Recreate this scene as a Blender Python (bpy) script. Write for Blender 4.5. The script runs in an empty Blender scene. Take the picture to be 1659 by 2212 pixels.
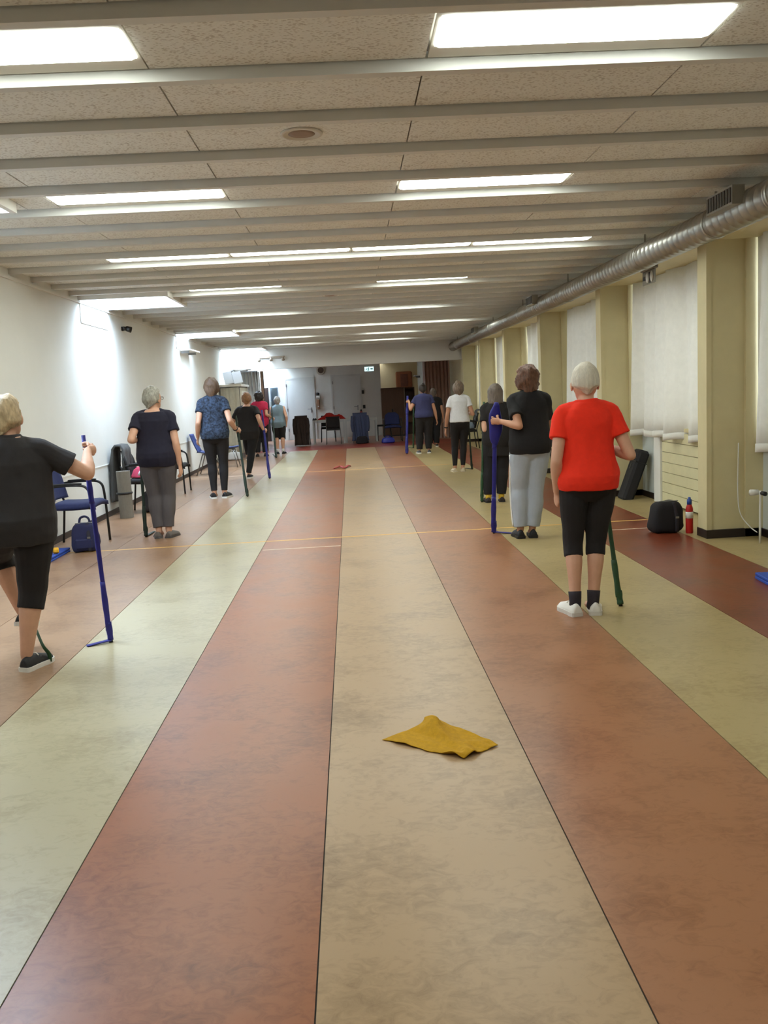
import bpy, math, random
from mathutils import Vector, Matrix, noise
random.seed(7)
S = bpy.context.scene
C = S.collection
PI = math.pi

# ------------------------------------------------------------------ camera
CAM_H = 1.45
PITCH, YAW, ROLL, FPX = 0.134657, 0.0321146, -0.0522356, 1887.17
_f = Vector((math.sin(YAW)*math.cos(PITCH), math.cos(YAW)*math.cos(PITCH), -math.sin(PITCH)))
_r = Vector((math.cos(YAW), -math.sin(YAW), 0))
_u = _r.cross(_f)
_r2 = math.cos(ROLL)*_r + math.sin(ROLL)*_u
_u2 = -math.sin(ROLL)*_r + math.cos(ROLL)*_u
cam = bpy.data.cameras.new('camera')
cam.sensor_fit = 'VERTICAL'; cam.sensor_height = 36.0; cam.lens = FPX/2212*36.0
cam.clip_end = 200
cam_o = bpy.data.objects.new('camera', cam)
m = Matrix((_r2, _u2, -_f)).transposed().to_4x4(); m.translation = (0, 0, CAM_H)
cam_o.matrix_world = m
C.objects.link(cam_o); S.camera = cam_o

def _ray(px, py):
    return _r2*(px-829.5) - _u2*(py-1106) + _f*FPX
def P(px, py, Y):                      # point seen at a pixel, at depth Y
    d = _ray(px, py); return d*(Y/d.y) + Vector((0, 0, CAM_H))
def PF(px, py, z=0.0):                 # point seen at a pixel, on the floor
    d = _ray(px, py); return d*((z-CAM_H)/d.z) + Vector((0, 0, CAM_H))
def PX(px, py, X):
    d = _ray(px, py); return d*(X/d.x) + Vector((0, 0, CAM_H))

# ------------------------------------------------------------------ world, exposure
w = bpy.data.worlds.new('world'); S.world = w; w.use_nodes = True
bg = w.node_tree.nodes['Background']
bg.inputs[0].default_value = (0.72, 0.84, 1.0, 1); bg.inputs[1].default_value = 5.0
S.view_settings.view_transform = 'Standard'; S.view_settings.look = 'None'
S.view_settings.gamma = 1.0; S.view_settings.use_curve_mapping = False
S.view_settings.exposure = 0.26
LAMP = 14.0         # ceiling panels
SKYL = 30.0         # roof lights

# ------------------------------------------------------------------ materials
def lin(c):
    out = []
    for v in c:
        v /= 255.0
        out.append(v/12.92 if v <= 0.04045 else ((v+0.055)/1.055)**2.4)
    return (*out, 1.0)
_mats = {}
def mat(name, rgb, rough=0.7, var=0.0, scale=8.0, bump=0.0, bscale=60.0, metal=0.0, stretch=None, rgb2=None, spec=0.5, trans=0.0):
    if name in _mats: return _mats[name]
    M = bpy.data.materials.new(name); M.use_nodes = True; _mats[name] = M
    nt = M.node_tree; N = nt.nodes; L = nt.links
    b = N['Principled BSDF']
    b.inputs['Base Color'].default_value = lin(rgb); b.inputs['Roughness'].default_value = rough
    b.inputs['Metallic'].default_value = metal; b.inputs['Specular IOR Level'].default_value = spec
    tc = N.new('ShaderNodeTexCoord'); src = tc.outputs['Object']
    if stretch:
        mp = N.new('ShaderNodeMapping'); mp.inputs['Scale'].default_value = stretch
        L.new(src, mp.inputs[0]); src = mp.outputs[0]
    if var > 0 or rgb2:
        n = N.new('ShaderNodeTexNoise'); n.inputs['Scale'].default_value = scale
        n.inputs['Detail'].default_value = 6; n.inputs['Roughness'].default_value = 0.62
        L.new(src, n.inputs['Vector'])
        r = N.new('ShaderNodeValToRGB'); a = lin(rgb)
        r.color_ramp.elements[0].position = 0.36; r.color_ramp.elements[1].position = 0.66
        r.color_ramp.elements[0].color = (*[v*(1-var) for v in a[:3]], 1)
        r.color_ramp.elements[1].color = lin(rgb2) if rgb2 else (*[min(1, v*(1+var)) for v in a[:3]], 1)
        L.new(n.outputs['Fac'], r.inputs[0]); L.new(r.outputs[0], b.inputs['Base Color'])
    if bump > 0:
        n2 = N.new('ShaderNodeTexNoise'); n2.inputs['Scale'].default_value = bscale; n2.inputs['Detail'].default_value = 4
        L.new(src, n2.inputs['Vector'])
        bp = N.new('ShaderNodeBump'); bp.inputs['Strength'].default_value = bump; bp.inputs['Distance'].default_value = 0.01
        L.new(n2.outputs['Fac'], bp.inputs['Height']); L.new(bp.outputs[0], b.inputs['Normal'])
    if trans > 0:
        out = N['Material Output']; t = N.new('ShaderNodeBsdfTranslucent'); t.inputs[0].default_value = lin(rgb)
        mx = N.new('ShaderNodeMixShader'); mx.inputs[0].default_value = trans
        L.new(b.outputs[0], mx.inputs[1]); L.new(t.outputs[0], mx.inputs[2]); L.new(mx.outputs[0], out.inputs[0])
    return M
def emit(name, rgb, strength):
    M = bpy.data.materials.new(name); M.use_nodes = True
    b = M.node_tree.nodes['Principled BSDF']
    b.inputs['Base Color'].default_value = lin((240, 240, 240))
    b.inputs['Emission Color'].default_value = lin(rgb); b.inputs['Emission Strength'].default_value = strength
    return M
def lino(name, rgb, rgb2, rough=0.30):
    M = bpy.data.materials.new(name); M.use_nodes = True; nt = M.node_tree; N = nt.nodes; L = nt.links
    b = N['Principled BSDF']; tc = N.new('ShaderNodeTexCoord')
    n1 = N.new('ShaderNodeTexNoise'); n1.inputs['Scale'].default_value = 2.2; n1.inputs['Detail'].default_value = 5; n1.inputs['Roughness'].default_value = 0.6
    n2 = N.new('ShaderNodeTexNoise'); n2.inputs['Scale'].default_value = 16; n2.inputs['Detail'].default_value = 8; n2.inputs['Roughness'].default_value = 0.7; n2.inputs['Distortion'].default_value = 1.2
    mp = N.new('ShaderNodeMapping'); mp.inputs['Scale'].default_value = (1.0, 1.5, 1); mp.inputs['Rotation'].default_value = (0, 0, 0.5)
    L.new(tc.outputs['Object'], n1.inputs['Vector']); L.new(tc.outputs['Object'], mp.inputs[0]); L.new(mp.outputs[0], n2.inputs['Vector'])
    ad = N.new('ShaderNodeMath'); ad.operation = 'ADD'; b.inputs['Specular IOR Level'].default_value = .42
    mu = N.new('ShaderNodeMath'); mu.operation = 'MULTIPLY'; mu.inputs[1].default_value = 0.9
    L.new(n2.outputs['Fac'], mu.inputs[0]); L.new(n1.outputs['Fac'], ad.inputs[0]); L.new(mu.outputs[0], ad.inputs[1])
    r = N.new('ShaderNodeValToRGB'); r.color_ramp.elements[0].position = 0.66; r.color_ramp.elements[1].position = 1.0
    r.color_ramp.elements[0].color = lin(rgb2); r.color_ramp.elements[1].color = lin(rgb)
    L.new(ad.outputs[0], r.inputs[0]); L.new(r.outputs[0], b.inputs['Base Color'])
    rr = N.new('ShaderNodeMapRange'); rr.inputs['To Min'].default_value = rough-0.05; rr.inputs['To Max'].default_value = rough+0.1
    L.new(n1.outputs['Fac'], rr.inputs[0]); L.new(rr.outputs[0], b.inputs['Roughness'])
    return M
def tile_mat():
    M = bpy.data.materials.new('mineral_tile'); M.use_nodes = True; nt = M.node_tree; N = nt.nodes; L = nt.links
    b = N['Principled BSDF']; b.inputs['Roughness'].default_value = 0.95
    tc = N.new('ShaderNodeTexCoord')
    v = N.new('ShaderNodeTexVoronoi'); v.inputs['Scale'].default_value = 70
    mp = N.new('ShaderNodeMapping'); mp.inputs['Scale'].default_value = (0.7, 1.5, 1); mp.inputs['Rotation'].default_value = (0, 0, 0.7)
    n = N.new('ShaderNodeTexNoise'); n.inputs['Scale'].default_value = 20; n.inputs['Distortion'].default_value = 0.6
    L.new(tc.outputs['Object'], mp.inputs[0]); L.new(mp.outputs[0], v.inputs['Vector']); L.new(tc.outputs['Object'], n.inputs['Vector'])
    mul = N.new('ShaderNodeMath'); mul.operation = 'SUBTRACT'; mul.inputs[1].default_value = 0.0
    sc = N.new('ShaderNodeMath'); sc.operation = 'MULTIPLY'; sc.inputs[1].default_value = 0.55
    L.new(n.outputs['Fac'], sc.inputs[0]); L.new(v.outputs['Distance'], mul.inputs[0]); L.new(sc.outputs[0], mul.inputs[1])
    r = N.new('ShaderNodeValToRGB'); r.color_ramp.elements[0].position = 0.0; r.color_ramp.elements[1].position = 0.10
    e0, e1 = r.color_ramp.elements
    e0.color = lin((196, 190, 178)); e1.color = lin((231, 230, 222))
    L.new(mul.outputs[0], r.inputs[0]); L.new(r.outputs[0], b.inputs['Base Color'])
    bp = N.new('ShaderNodeBump'); bp.inputs['Strength'].default_value = 0.35; bp.inputs['Distance'].default_value = 0.006
    L.new(mul.outputs[0], bp.inputs['Height']); L.new(bp.outputs[0], b.inputs['Normal'])
    return M

# ------------------------------------------------------------------ mesh helpers
class MB:
    def __init__(s): s.v = []; s.f = []
    def add(s, vs, fs):
        o = len(s.v); s.v += [Vector(x) for x in vs]; s.f += [tuple(i+o for i in f) for f in fs]; return s
    def box(s, x0, x1, y0, y1, z0, z1, M=None):
        vs = [Vector((x, y, z)) for z in (z0, z1) for y in (y0, y1) for x in (x0, x1)]
        if M is not None: vs = [M @ q for q in vs]
        return s.add(vs, [(0, 2, 3, 1), (4, 5, 7, 6), (0, 1, 5, 4), (2, 6, 7, 3), (0, 4, 6, 2), (1, 3, 7, 5)])
    def rbox(s, x0, x1, y0, y1, z0, z1, r=0.02, M=None):      # box with chamfered edges
        vs = []; ix = {}
        X = (x0, x1); Y = (y0, y1); Z = (z0, z1)
        for i in (0, 1):
            for j in (0, 1):
                for k in (0, 1):
                    dx = r if i == 0 else -r; dy = r if j == 0 else -r; dz = r if k == 0 else -r
                    ix[i, j, k] = len(vs)
                    vs += [Vector((X[i], Y[j]+dy, Z[k]+dz)), Vector((X[i]+dx, Y[j], Z[k]+dz)), Vector((X[i]+dx, Y[j]+dy, Z[k]))]
        F = []
        q = lambda a, o: ix[a]+o
        for i in (0, 1): F.append([q((i, 0, 0), 0), q((i, 1, 0), 0), q((i, 1, 1), 0), q((i, 0, 1), 0)])
        for j in (0, 1): F.append([q((0, j, 0), 1), q((1, j, 0), 1), q((1, j, 1), 1), q((0, j, 1), 1)])
        for k in (0, 1): F.append([q((0, 0, k), 2), q((1, 0, k), 2), q((1, 1, k), 2), q((0, 1, k), 2)])
        for i in (0, 1):
            for j in (0, 1): F.append([q((i, j, 0), 0), q((i, j, 1), 0), q((i, j, 1), 1), q((i, j, 0), 1)])
        for i in (0, 1):
            for k in (0, 1): F.append([q((i, 0, k), 0), q((i, 1, k), 0), q((i, 1, k), 2), q((i, 0, k), 2)])
        for j in (0, 1):
            for k in (0, 1): F.append([q((0, j, k), 1), q((1, j, k), 1), q((1, j, k), 2), q((0, j, k), 2)])
        for a in ix: F.append([ix[a], ix[a]+1, ix[a]+2])
        c = Vector(((x0+x1)/2, (y0+y1)/2, (z0+z1)/2)); G = []
        for f in F:
            n = (vs[f[1]]-vs[f[0]]).cross(vs[f[2]]-vs[f[0]])
            fc = sum((vs[i] for i in f), Vector())/len(f)
            G.append(tuple(f) if n.dot(fc-c) > 0 else tuple(reversed(f)))
        if M is not None: vs = [M @ p for p in vs]
        return s.add(vs, G)
    def rings(s, R, cap=True):
        n = len(R[0]); o = len(s.v)
        for r in R: s.v += [Vector(p) for p in r]
        for i in range(len(R)-1):
            for j in range(n):
                k = (j+1) % n
                s.f.append((o+i*n+j, o+i*n+k, o+(i+1)*n+k, o+(i+1)*n+j))
        if cap:
            s.f.append(tuple(o+j for j in reversed(range(n)))); s.f.append(tuple(o+(len(R)-1)*n+j for j in range(n)))
        return s
    def tube(s, pts, rad, seg=10, sub=0, flat=None, up=None, round_end=False):
        pts = [Vector(p) for p in pts]; n = len(pts)
        rad = list(rad) if hasattr(rad, '__len__') else [rad]*n
        if sub and n > 2:
            np_, nr = [], []
            for i in range(n-1):
                p0 = pts[max(i-1, 0)]; p1 = pts[i]; p2 = pts[i+1]; p3 = pts[min(i+2, n-1)]
                for k in range(sub):
                    t = k/sub
                    np_.append(0.5*((2*p1)+(-p0+p2)*t+(2*p0-5*p1+4*p2-p3)*t*t+(-p0+3*p1-3*p2+p3)*t**3))
                    nr.append(rad[i]*(1-t)+rad[i+1]*t)
            pts, rad = np_+[pts[-1]], nr+[rad[-1]]; n = len(pts)
        if round_end:
            d0 = (pts[0]-pts[1]).normalized(); d1 = (pts[-1]-pts[-2]).normalized()
            pts = [pts[0]+d0*rad[0]*.9, pts[0]+d0*rad[0]*.6]+pts+[pts[-1]+d1*rad[-1]*.6, pts[-1]+d1*rad[-1]*.9]
            rad = [rad[0]*.4, rad[0]*.8]+rad+[rad[-1]*.8, rad[-1]*.4]; n = len(pts)
        R = []; a = None
        for i in range(n):
            d = (pts[min(i+1, n-1)]-pts[max(i-1, 0)]).normalized()
            if a is None:
                a = Vector(up) if up else (Vector((0, 0, 1)) if abs(d.z) < .9 else Vector((1, 0, 0)))
            a = (a-d*a.dot(d))
            if a.length < 1e-5: a = d.orthogonal()
            a.normalize(); b = d.cross(a)
            fl = flat if flat else 1.0
            R.append([pts[i]+rad[i]*(math.cos(t)*a*fl+math.sin(t)*b) for t in [2*PI*j/seg for j in range(seg)]])
        return s.rings(R)
    def ell(s, c, r, seg=16, rg=10, M=None):
        c = Vector(c); vs = []; fs = []
        for i in range(1, rg):
            t = PI*i/rg
            for j in range(seg):
                q = 2*PI*j/seg
                vs.append(Vector((r[0]*math.sin(t)*math.cos(q), r[1]*math.sin(t)*math.sin(q), r[2]*math.cos(t))))
        vs += [Vector((0, 0, r[2])), Vector((0, 0, -r[2]))]; T = len(vs)-2; B = T+1
        for i in range(rg-2):
            for j in range(seg):
                k = (j+1) % seg; fs.append((i*seg+j, (i+1)*seg+j, (i+1)*seg+k, i*seg+k))
        for j in range(seg):
            k = (j+1) % seg; fs.append((T, j, k)); fs.append((B, (rg-2)*seg+k, (rg-2)*seg+j))
        if M is not None: vs = [M @ v for v in vs]
        return s.add([c+v for v in vs], fs)
    def prism(s, poly, z0, z1):                 # CCW polygon in xy
        n = len(poly)
        vs = [(x, y, z0) for x, y in poly]+[(x, y, z1) for x, y in poly]
        fs = [tuple(reversed(range(n))), tuple(range(n, 2*n))]+[(i, (i+1) % n, n+(i+1) % n, n+i) for i in range(n)]
        return s.add(vs, fs)
    def grid(s, fn, nu, nv, thick=0.0):         # fn(u,v)->Vector ; thick: extruded copy along normal
        o = []; 
        for i in range(nu+1): o.append([Vector(fn(i/nu, j/nv)) for j in range(nv+1)])
        idx = lambda i, j: i*(nv+1)+j
        vs = [p for row in o for p in row]; fs = [(idx(i, j), idx(i+1, j), idx(i+1, j+1), idx(i, j+1)) for i in range(nu) for j in range(nv)]
        if thick:
            nn = []
            for i in range(nu+1):
                for j in range(nv+1):
                    a = o[min(i+1, nu)][j]-o[max(i-1, 0)][j]; b = o[i][min(j+1, nv)]-o[i][max(j-1, 0)]
                    c = a.cross(b); nn.append(c.normalized() if c.length > 1e-9 else Vector((0, 0, 1)))
            T = len(vs); vs += [v-n*thick for v, n in zip(vs, nn)]
            fs += [tuple(T+k for k in reversed(f)) for f in list(fs)]
            for i in range(nu):
                for j in (0, nv):
                    a, b = idx(i, j), idx(i+1, j); fs.append((a, T+a, T+b, b) if j == 0 else (b, T+b, T+a, a))
            for j in range(nv):
                for i in (0, nu):
                    a, b = idx(i, j), idx(i, j+1); fs.append((b, T+b, T+a, a) if i == 0 else (a, T+a, T+b, b))
        return s.add(vs, fs)
    def mesh(s, name, org=None, smooth=False):
        me = bpy.data.meshes.new(name)
        o = Vector(org) if org is not None else Vector()
        me.from_pydata([v-o for v in s.v], [], s.f); me.update()
        if smooth: me.shade_smooth()
        return me
    def noise(s, amp, scale, seed=0.0):
        s.v = [v + noise.noise_vector((v+Vector((seed, seed*.7, 0)))*scale)*amp for v in s.v]; return s

def link(name, me, material, parent=None, loc=None):
    o = bpy.data.objects.new(name, me); C.objects.link(o)
    if material is not None:
        me.materials.clear(); me.materials.append(material)
    if parent is not None: o.parent = parent
    if loc is not None: o.location = loc
    return o
def part(name, mb, material, parent, smooth=False, org=None):
    """mesh in world coordinates unless org given; parents keep identity rotation"""
    if org is None:
        r = parent
        while r.parent is not None: r = r.parent
        org = r.location if r.type == 'EMPTY' else Vector()
    return link(name, mb.mesh(name, org, smooth), material, parent)
def lpart(name, mb, material, parent, smooth=False):
    return link(name, mb.mesh(name, None, smooth), material, parent)
def tag(o, label, cat, group=None):
    o['label'] = label; o['category'] = cat
    if group: o['group'] = group
    return o
def thing(name, label, cat, loc=(0, 0, 0), rz=0.0, group=None):
    o = bpy.data.objects.new(name, None); C.objects.link(o); o.empty_display_size = 0.1
    o.location = loc; o.rotation_euler = (0, 0, rz)
    return tag(o, label, cat, group)
def struct(name, label, cat, mb=None, material=None, smooth=False):
    o = link(name, mb.mesh(name, None, smooth), material) if mb else bpy.data.objects.new(name, None)
    if not mb: C.objects.link(o)
    tag(o, label, cat); o['kind'] = 'structure'; return o
def dup(root, loc, rz=None, label=None, group=None):
    r = root.copy(); C.objects.link(r); r.location = loc
    if rz is not None: r.rotation_euler = (0, 0, rz)
    if label: r['label'] = label
    if group: r['group'] = group
    for ch in list(root.children):
        c = ch.copy(); C.objects.link(c); c.parent = r
        for g in list(ch.children):
            d = g.copy(); C.objects.link(d); d.parent = c
    return r
_dep = None
def remesh(mb, voxel, smooth=4, dec=0.5):
    me = mb.mesh('tmp'); o = bpy.data.objects.new('tmp', me); C.objects.link(o)
    r = o.modifiers.new('r', 'REMESH'); r.mode = 'VOXEL'; r.voxel_size = voxel; r.use_smooth_shade = True
    if smooth:
        k = o.modifiers.new('s', 'SMOOTH'); k.factor = 0.5; k.iterations = smooth
    if dec < 1:
        d = o.modifiers.new('d', 'DECIMATE'); d.ratio = dec
    dg = bpy.context.evaluated_depsgraph_get()
    ev = o.evaluated_get(dg); m2 = bpy.data.meshes.new_from_object(ev)
    out = MB(); out.v = [v.co.copy() for v in m2.vertices]; out.f = [tuple(p.vertices) for p in m2.polygons]
    bpy.data.objects.remove(o); bpy.data.meshes.remove(me); bpy.data.meshes.remove(m2)
    return out

# ------------------------------------------------------------------ shared materials
M_white = mat('white_paint', (226, 224, 216), .75, .02, 3, .05, 40)
M_wall = mat('left_wall_paint', (228, 228, 222), .8, .02, 1.5, .06, 30)
M_cream = mat('cream_paint', (210, 197, 152), .55, .05, 2.5, .05, 30)
M_tile = tile_mat()
M_beam = mat('beam_paint', (214, 213, 206), .6, .02, 4)
M_void = mat('ceiling_void', (168, 163, 154), .95)
M_skirt = mat('dark_skirting', (36, 24, 20), .45)
M_gal = mat('galvanised_steel', (168, 166, 158), .36, .12, 5, .04, 25, metal=.9)
M_black = mat('black_steel', (22, 20, 20), .4)
M_blkpl = mat('black_plastic', (18, 18, 20), .45)
M_navyup = mat('blue_upholstery', (38, 46, 92), .8, .1, 30, .1, 250)
M_blackup = mat('black_upholstery', (30, 27, 27), .85, .1, 30)
M_chrome = mat('grey_tube', (140, 138, 134), .35, metal=.8)
M_curt = mat('curtain_cloth', (242, 240, 232), .9, .03, 14, .05, 200, trans=.16)
M_lamp = emit('lamp_diffuser', (246, 255, 248), LAMP)
M_sky = emit('roof_light_pane', (200, 224, 255), SKYL)


# ------------------------------------------------------------------ floor
YB, YE = -2.2, 24.15
floor = struct('floor', 'linoleum floor of coloured strips running along the hall', 'floor',
               MB().box(-3.5, 4.2, YB-.1, 36, -.12, -.004), mat('joint_black', (46, 40, 34), .8))
L_pink = lino('lino_pinkbrown', (152, 119, 90), (122, 89, 64))
L_beige = lino('lino_beige', (172, 160, 126), (146, 132, 98))
L_brick = lino('lino_brick', (148, 88, 50), (112, 60, 30))
L_sand = lino('lino_sand', (170, 140, 104), (138, 110, 78))
L_rose = lino('lino_rose', (158, 108, 74), (124, 78, 48))
L_olive = lino('lino_olive', (172, 152, 106), (146, 124, 80))
L_red = lino('lino_red', (124, 58, 36), (92, 38, 24))
xs = [-3.34, -2.49, -1.72, -.945, -.164, .62, 1.43, 2.235, 3.06, 3.80]
for i, mt in enumerate([L_pink, L_pink, L_beige, L_brick, L_sand, L_rose, L_olive, L_red, L_olive]):
    part('floor_strip', MB().box(xs[i]+.0022, xs[i+1]-.0022, YB, YE, -.004, 0), mt, floor)
part('floor_strip', MB().box(-3.34, 3.8, YE+.004, 26.3, -.004, 0), lino('lino_cross_red', (150, 62, 44), (120, 46, 32)), floor)
part('floor_strip', MB().box(-3.34, 4.1, 26.304, 35.5, -.004, 0), lino('lino_back', (172, 132, 108), (148, 106, 84)), floor)
M_yl = mat('yellow_line_paint', (214, 168, 92), .5, .1, 20)
M_wl = mat('white_line_paint', (206, 186, 164), .5, .15, 20)
for x0, x1, y, wd, mt in [(-3.3, 3.06, 8.95, .045, M_yl), (-.93, -.17, 8.43, .03, M_wl), (2.25, 3.05, 8.43, .03, M_wl), (-.93, 2.2, 17.16, .06, M_yl), (-3.3, -1.74, 17.16, .05, M_wl)]:
    part('floor_line', MB().box(x0, x1, y-wd/2, y+wd/2, 0, .0006), mt, floor)

# ------------------------------------------------------------------ ceiling
ZT, ZB, PITCHB, Y0 = 2.87, 2.82, 0.6345, 3.985
XL, XR = -3.32, 3.19
def yb(k): return Y0 + PITCHB*k
KMIN, KMAX = -9, 32
SKY = [(4.98, 6.26), (11.33, 12.6), (17.45, 18.75), (23.4, 24.45)]      # roof lights, along Y
SX = -2.24
ceil = bpy.data.objects.new('ceiling', None); C.objects.link(ceil)
tag(ceil, 'suspended ceiling of rough mineral tiles between painted cross beams', 'ceiling'); ceil['kind'] = 'structure'
void = MB()
ys = [YB] + [v for s in SKY for v in (s[0]-.03, s[1]+.03)] + [24.5]
for i in range(0, len(ys)-1):
    if i % 2 == 0: void.box(XL-.1, 3.9, ys[i], ys[i+1], 2.9, 2.96)
    else: void.box(SX+.04, 3.9, ys[i], ys[i+1], 2.9, 2.96)
part('ceiling_void', void, M_void, ceil)
rows = {-4: 'two', 0: 'two', 4: 'two', 8: 'four', 12: 'two', 17: 'two', 22: 'four', 26: 'two', 30: 'two'}
two = [(-1.965, -.775), (.415, 1.605)]
four = [(-2.28, -1.095), (-1.09, .095), (.1, 1.285), (1.29, 2.475)]
beam_cache = {}; tile_cache = {}
def inskies(y0, y1):
    return any(y1 > a+.02 and y0 < b-.02 for a, b in SKY)
for k in range(KMIN, KMAX+1):
    y = yb(k)
    if y > 24.4: break
    xl = SX+.04 if inskies(y, y+.06) else XL
    if xl not in beam_cache: beam_cache[xl] = MB().box(xl, XR, 0, .055, ZB, 2.9).mesh('ceiling_beam')
    link('ceiling_beam', beam_cache[xl], M_beam, ceil, (0, y, 0))
lamps_at = []
for k in range(KMIN, KMAX+1):
    y1 = yb(k)-.012; y0 = yb(k-1)+.055
    if y1 > 24.5 or y0 < YB: continue
    kind = rows.get(k)
    occ = two if kind == 'two' else four if kind == 'four' else []
    joints = [XL, -3.17+.0, -1.97, -.775, .41, 1.61, 2.8, XR] if kind != 'four' else [XL, -2.285, -1.0925, .0975, 1.2875, 2.48, XR]
    sky = inskies(y0, y1)
    for a, b in zip(joints, joints[1:]):
        if b-a < .05: continue
        if any(abs((a+b)/2-(p+q)/2) < .1 for p, q in occ): continue
        if sky:
            if b <= SX+.05: continue
            a = max(a, SX+.04)
        key = (round(a, 3), round(b, 3))
        if key not in tile_cache:
            tile_cache[key] = MB().box(a+.004, b-.004, 0, y1-y0, ZT, ZT+.018).mesh('ceiling_tile')
        link('ceiling_tile', tile_cache[key], M_tile, ceil, (0, y0, random.uniform(0, .003)))
    if sky:                                   # cut tiles beside a roof light
        for sa, sb in SKY:
            for p, q in ((y0, min(y1, sa-.03)), (max(y0, sb+.03), y1)):
                if y1 > sa and y0 < sb and q-p > .04 and q <= y1 and p >= y0:
                    part('ceiling_tile', MB().box(XL, SX+.036, p, q, ZT, ZT+.018), M_tile, ceil)
    for p, q in occ: lamps_at.append((p, q, y0, y1, k))
M_frame = mat('lamp_frame', (216, 212, 200), .6)
ordn = {-4: 'first', 0: 'second', 4: 'third', 12: 'fourth', 17: 'fifth', 26: 'sixth', 30: 'last'}
for p, q, y0, y1, k in lamps_at:
    if rows[k] == 'four':
        pos = ['ceiling panel nearest the plain wall', 'ceiling panel second from the wall', 'ceiling panel second from the duct', 'ceiling panel nearest the duct'][[round(v[0], 2) for v in four].index(round(p, 2))]
        lab = 'lit %s in the row of four %s' % (pos, 'before the spot lamp' if k == 8 else 'near the end beam')
        grp = 'ceiling panels in rows of four'
    else:
        lab = 'lit ceiling panel on the %s side, %s pair towards the end beam' % ('plain wall' if p < 0 else 'duct', ordn[k]); grp = 'ceiling panels in pairs'
    t = thing('ceiling_light_offscreen' if k < 0 else 'ceiling_light', lab, 'ceiling light', ((p+q)/2, (y0+y1)/2, ZT), 0, grp)
    hw = (q-p)/2; hy = (y1-y0)/2; d0 = yb(k)-.43-(y0+y1)/2; d1 = yb(k)-.13-(y0+y1)/2
    fr = MB(); fw = hw-.02
    fr.box(-hw+.003, hw-.003, -hy, d0, 0, .018).box(-hw+.003, hw-.003, d1, hy, 0, .018)
    fr.box(-hw+.003, -fw, d0, d1, 0, .018).box(fw, hw-.003, d0, d1, 0, .018)
    lpart('frame', fr, M_frame, t)
    c = .022; poly = [(-fw+c, d0), (fw-c, d0), (fw, d0+c), (fw, d1-c), (fw-c, d1), (-fw+c, d1), (-fw, d1-c), (-fw, d0+c)]
    lpart('diffuser', MB().prism(poly, -.006, .012), M_lamp, t)

# roof lights: open shafts with a pale pane on top
SKY2 = SKY+[(29.5, 30.72)]
for i, (a, b) in enumerate(SKY2):
    o = bpy.data.objects.new('window_%d%s' % (i+1, '_offscreen' if i == 4 else ''), None); C.objects.link(o); o['kind'] = 'structure'
    tag(o, ['roof light shaft over the wall, opposite the first pillar', 'roof light shaft above the wall spot lamp, widest glow', 'roof light shaft with a small shelf board below it', 'roof light shaft next to the hall\'s end beam', 'roof light shaft in the low back ceiling before the far wall'][i], 'skylight')
    top = 3.42; lo = 2.80 if i < 4 else 2.60; SXi = SX
    part('shaft_side', MB().box(XL-.0, SXi+.04, a-.03, a, lo, top), M_white, o)
    part('shaft_side', MB().box(XL-.0, SXi+.04, b, b+.03, lo, top), M_white, o)
    part('shaft_side', MB().box(SXi, SXi+.04, a, b, lo, top), M_white, o)
    part('shaft_board', MB().box(XL, XL+.012, a+.01, b-.01, 2.525, top), M_white, o)
    part('pane', MB().box(XL, SXi+.04, a, b, top, top+.02), M_sky, o)

# ------------------------------------------------------------------ walls
YF = 30.8
wl = struct('wall_left', 'long plain white painted wall with a thin dado line', 'wall', MB().box(XL-.12, XL, YB, 31, 0, 3.45), M_wall)
part('dado_line', MB().box(XL, XL+.006, YB, 24, .683, .697), M_white, wl)
part('skirting', MB().box(XL, XL+.012, YB, 24, 0, .07), M_skirt, wl)
part('cove', MB().box(XL, XL+.025, YB, 24.4, 2.765, 2.795), M_wall, wl)
wb = struct('wall_back', 'plain wall at the near end of the hall', 'wall', MB().box(-3.5, 4, YB-.12, YB, 0, 3.0), M_wall)
# end beam
sof = struct('trim_1', 'deep white painted beam closing the ceiling at the hall\'s end', 'beam', MB().box(XL, 3.9, 24.5, 24.75, 2.275, 3.0), mat('soffit_paint', (206, 202, 194), .8))
struct('ceiling_back', 'low plain ceiling of the space behind the end beam', 'ceiling', MB().box(SX+.04, 1.3, 24.75, 31, 2.62, 2.7).box(XL-.1, SX+.04, 24.75, 29.47, 2.62, 2.7).box(XL-.1, SX+.04, 30.75, 31, 2.62, 2.7).box(1.3, 4.1, 24.75, 35.4, 2.62, 2.7), mat('back_ceiling', (200, 196, 186), .85))
wf = struct('wall_far', 'white wall with two doors at the far end', 'wall', MB().box(XL-.1, 1.11, YF, YF+.15, 0, 2.7), M_white)
part('skirting', MB().box(-1.2, 1.11, YF-.012, YF, 0, .07), M_white, wf)

# right wall: bays with windows behind curtains
PIL = [4.42, 7.70, 10.95, 14.40, 17.75, 21.02, 24.23]
WX = 3.76
wr = bpy.data.objects.new('wall_right', None); C.objects.link(wr); tag(wr, 'window wall with cream pillars, curtains and painted boarding', 'wall'); wr['kind'] = 'structure'
part('parapet', MB().box(WX, WX+.15, YB, 31, 0, .95), M_cream, wr)
part('lintel', MB().box(XR, WX+.15, YB, 31, 2.62, 2.9), M_cream, wr)
for yp in PIL:
    pl = part('pillar', MB().box(3.175, WX, yp, yp+.17, 0, 2.62), M_cream, wr)
    part('edge_board', MB().box(3.155, 3.20, yp-.012, yp+.185, .0, 2.62), M_cream, pl)
    part('casing', MB().box(3.50, WX, yp-.03, yp, .0, 2.62), M_cream, pl)
    part('skirting', MB().box(3.145, 3.7, yp-.03, yp+.19, 0, .075), M_skirt, pl)
ends = [YB-.17]+PIL+[27.5]
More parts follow.
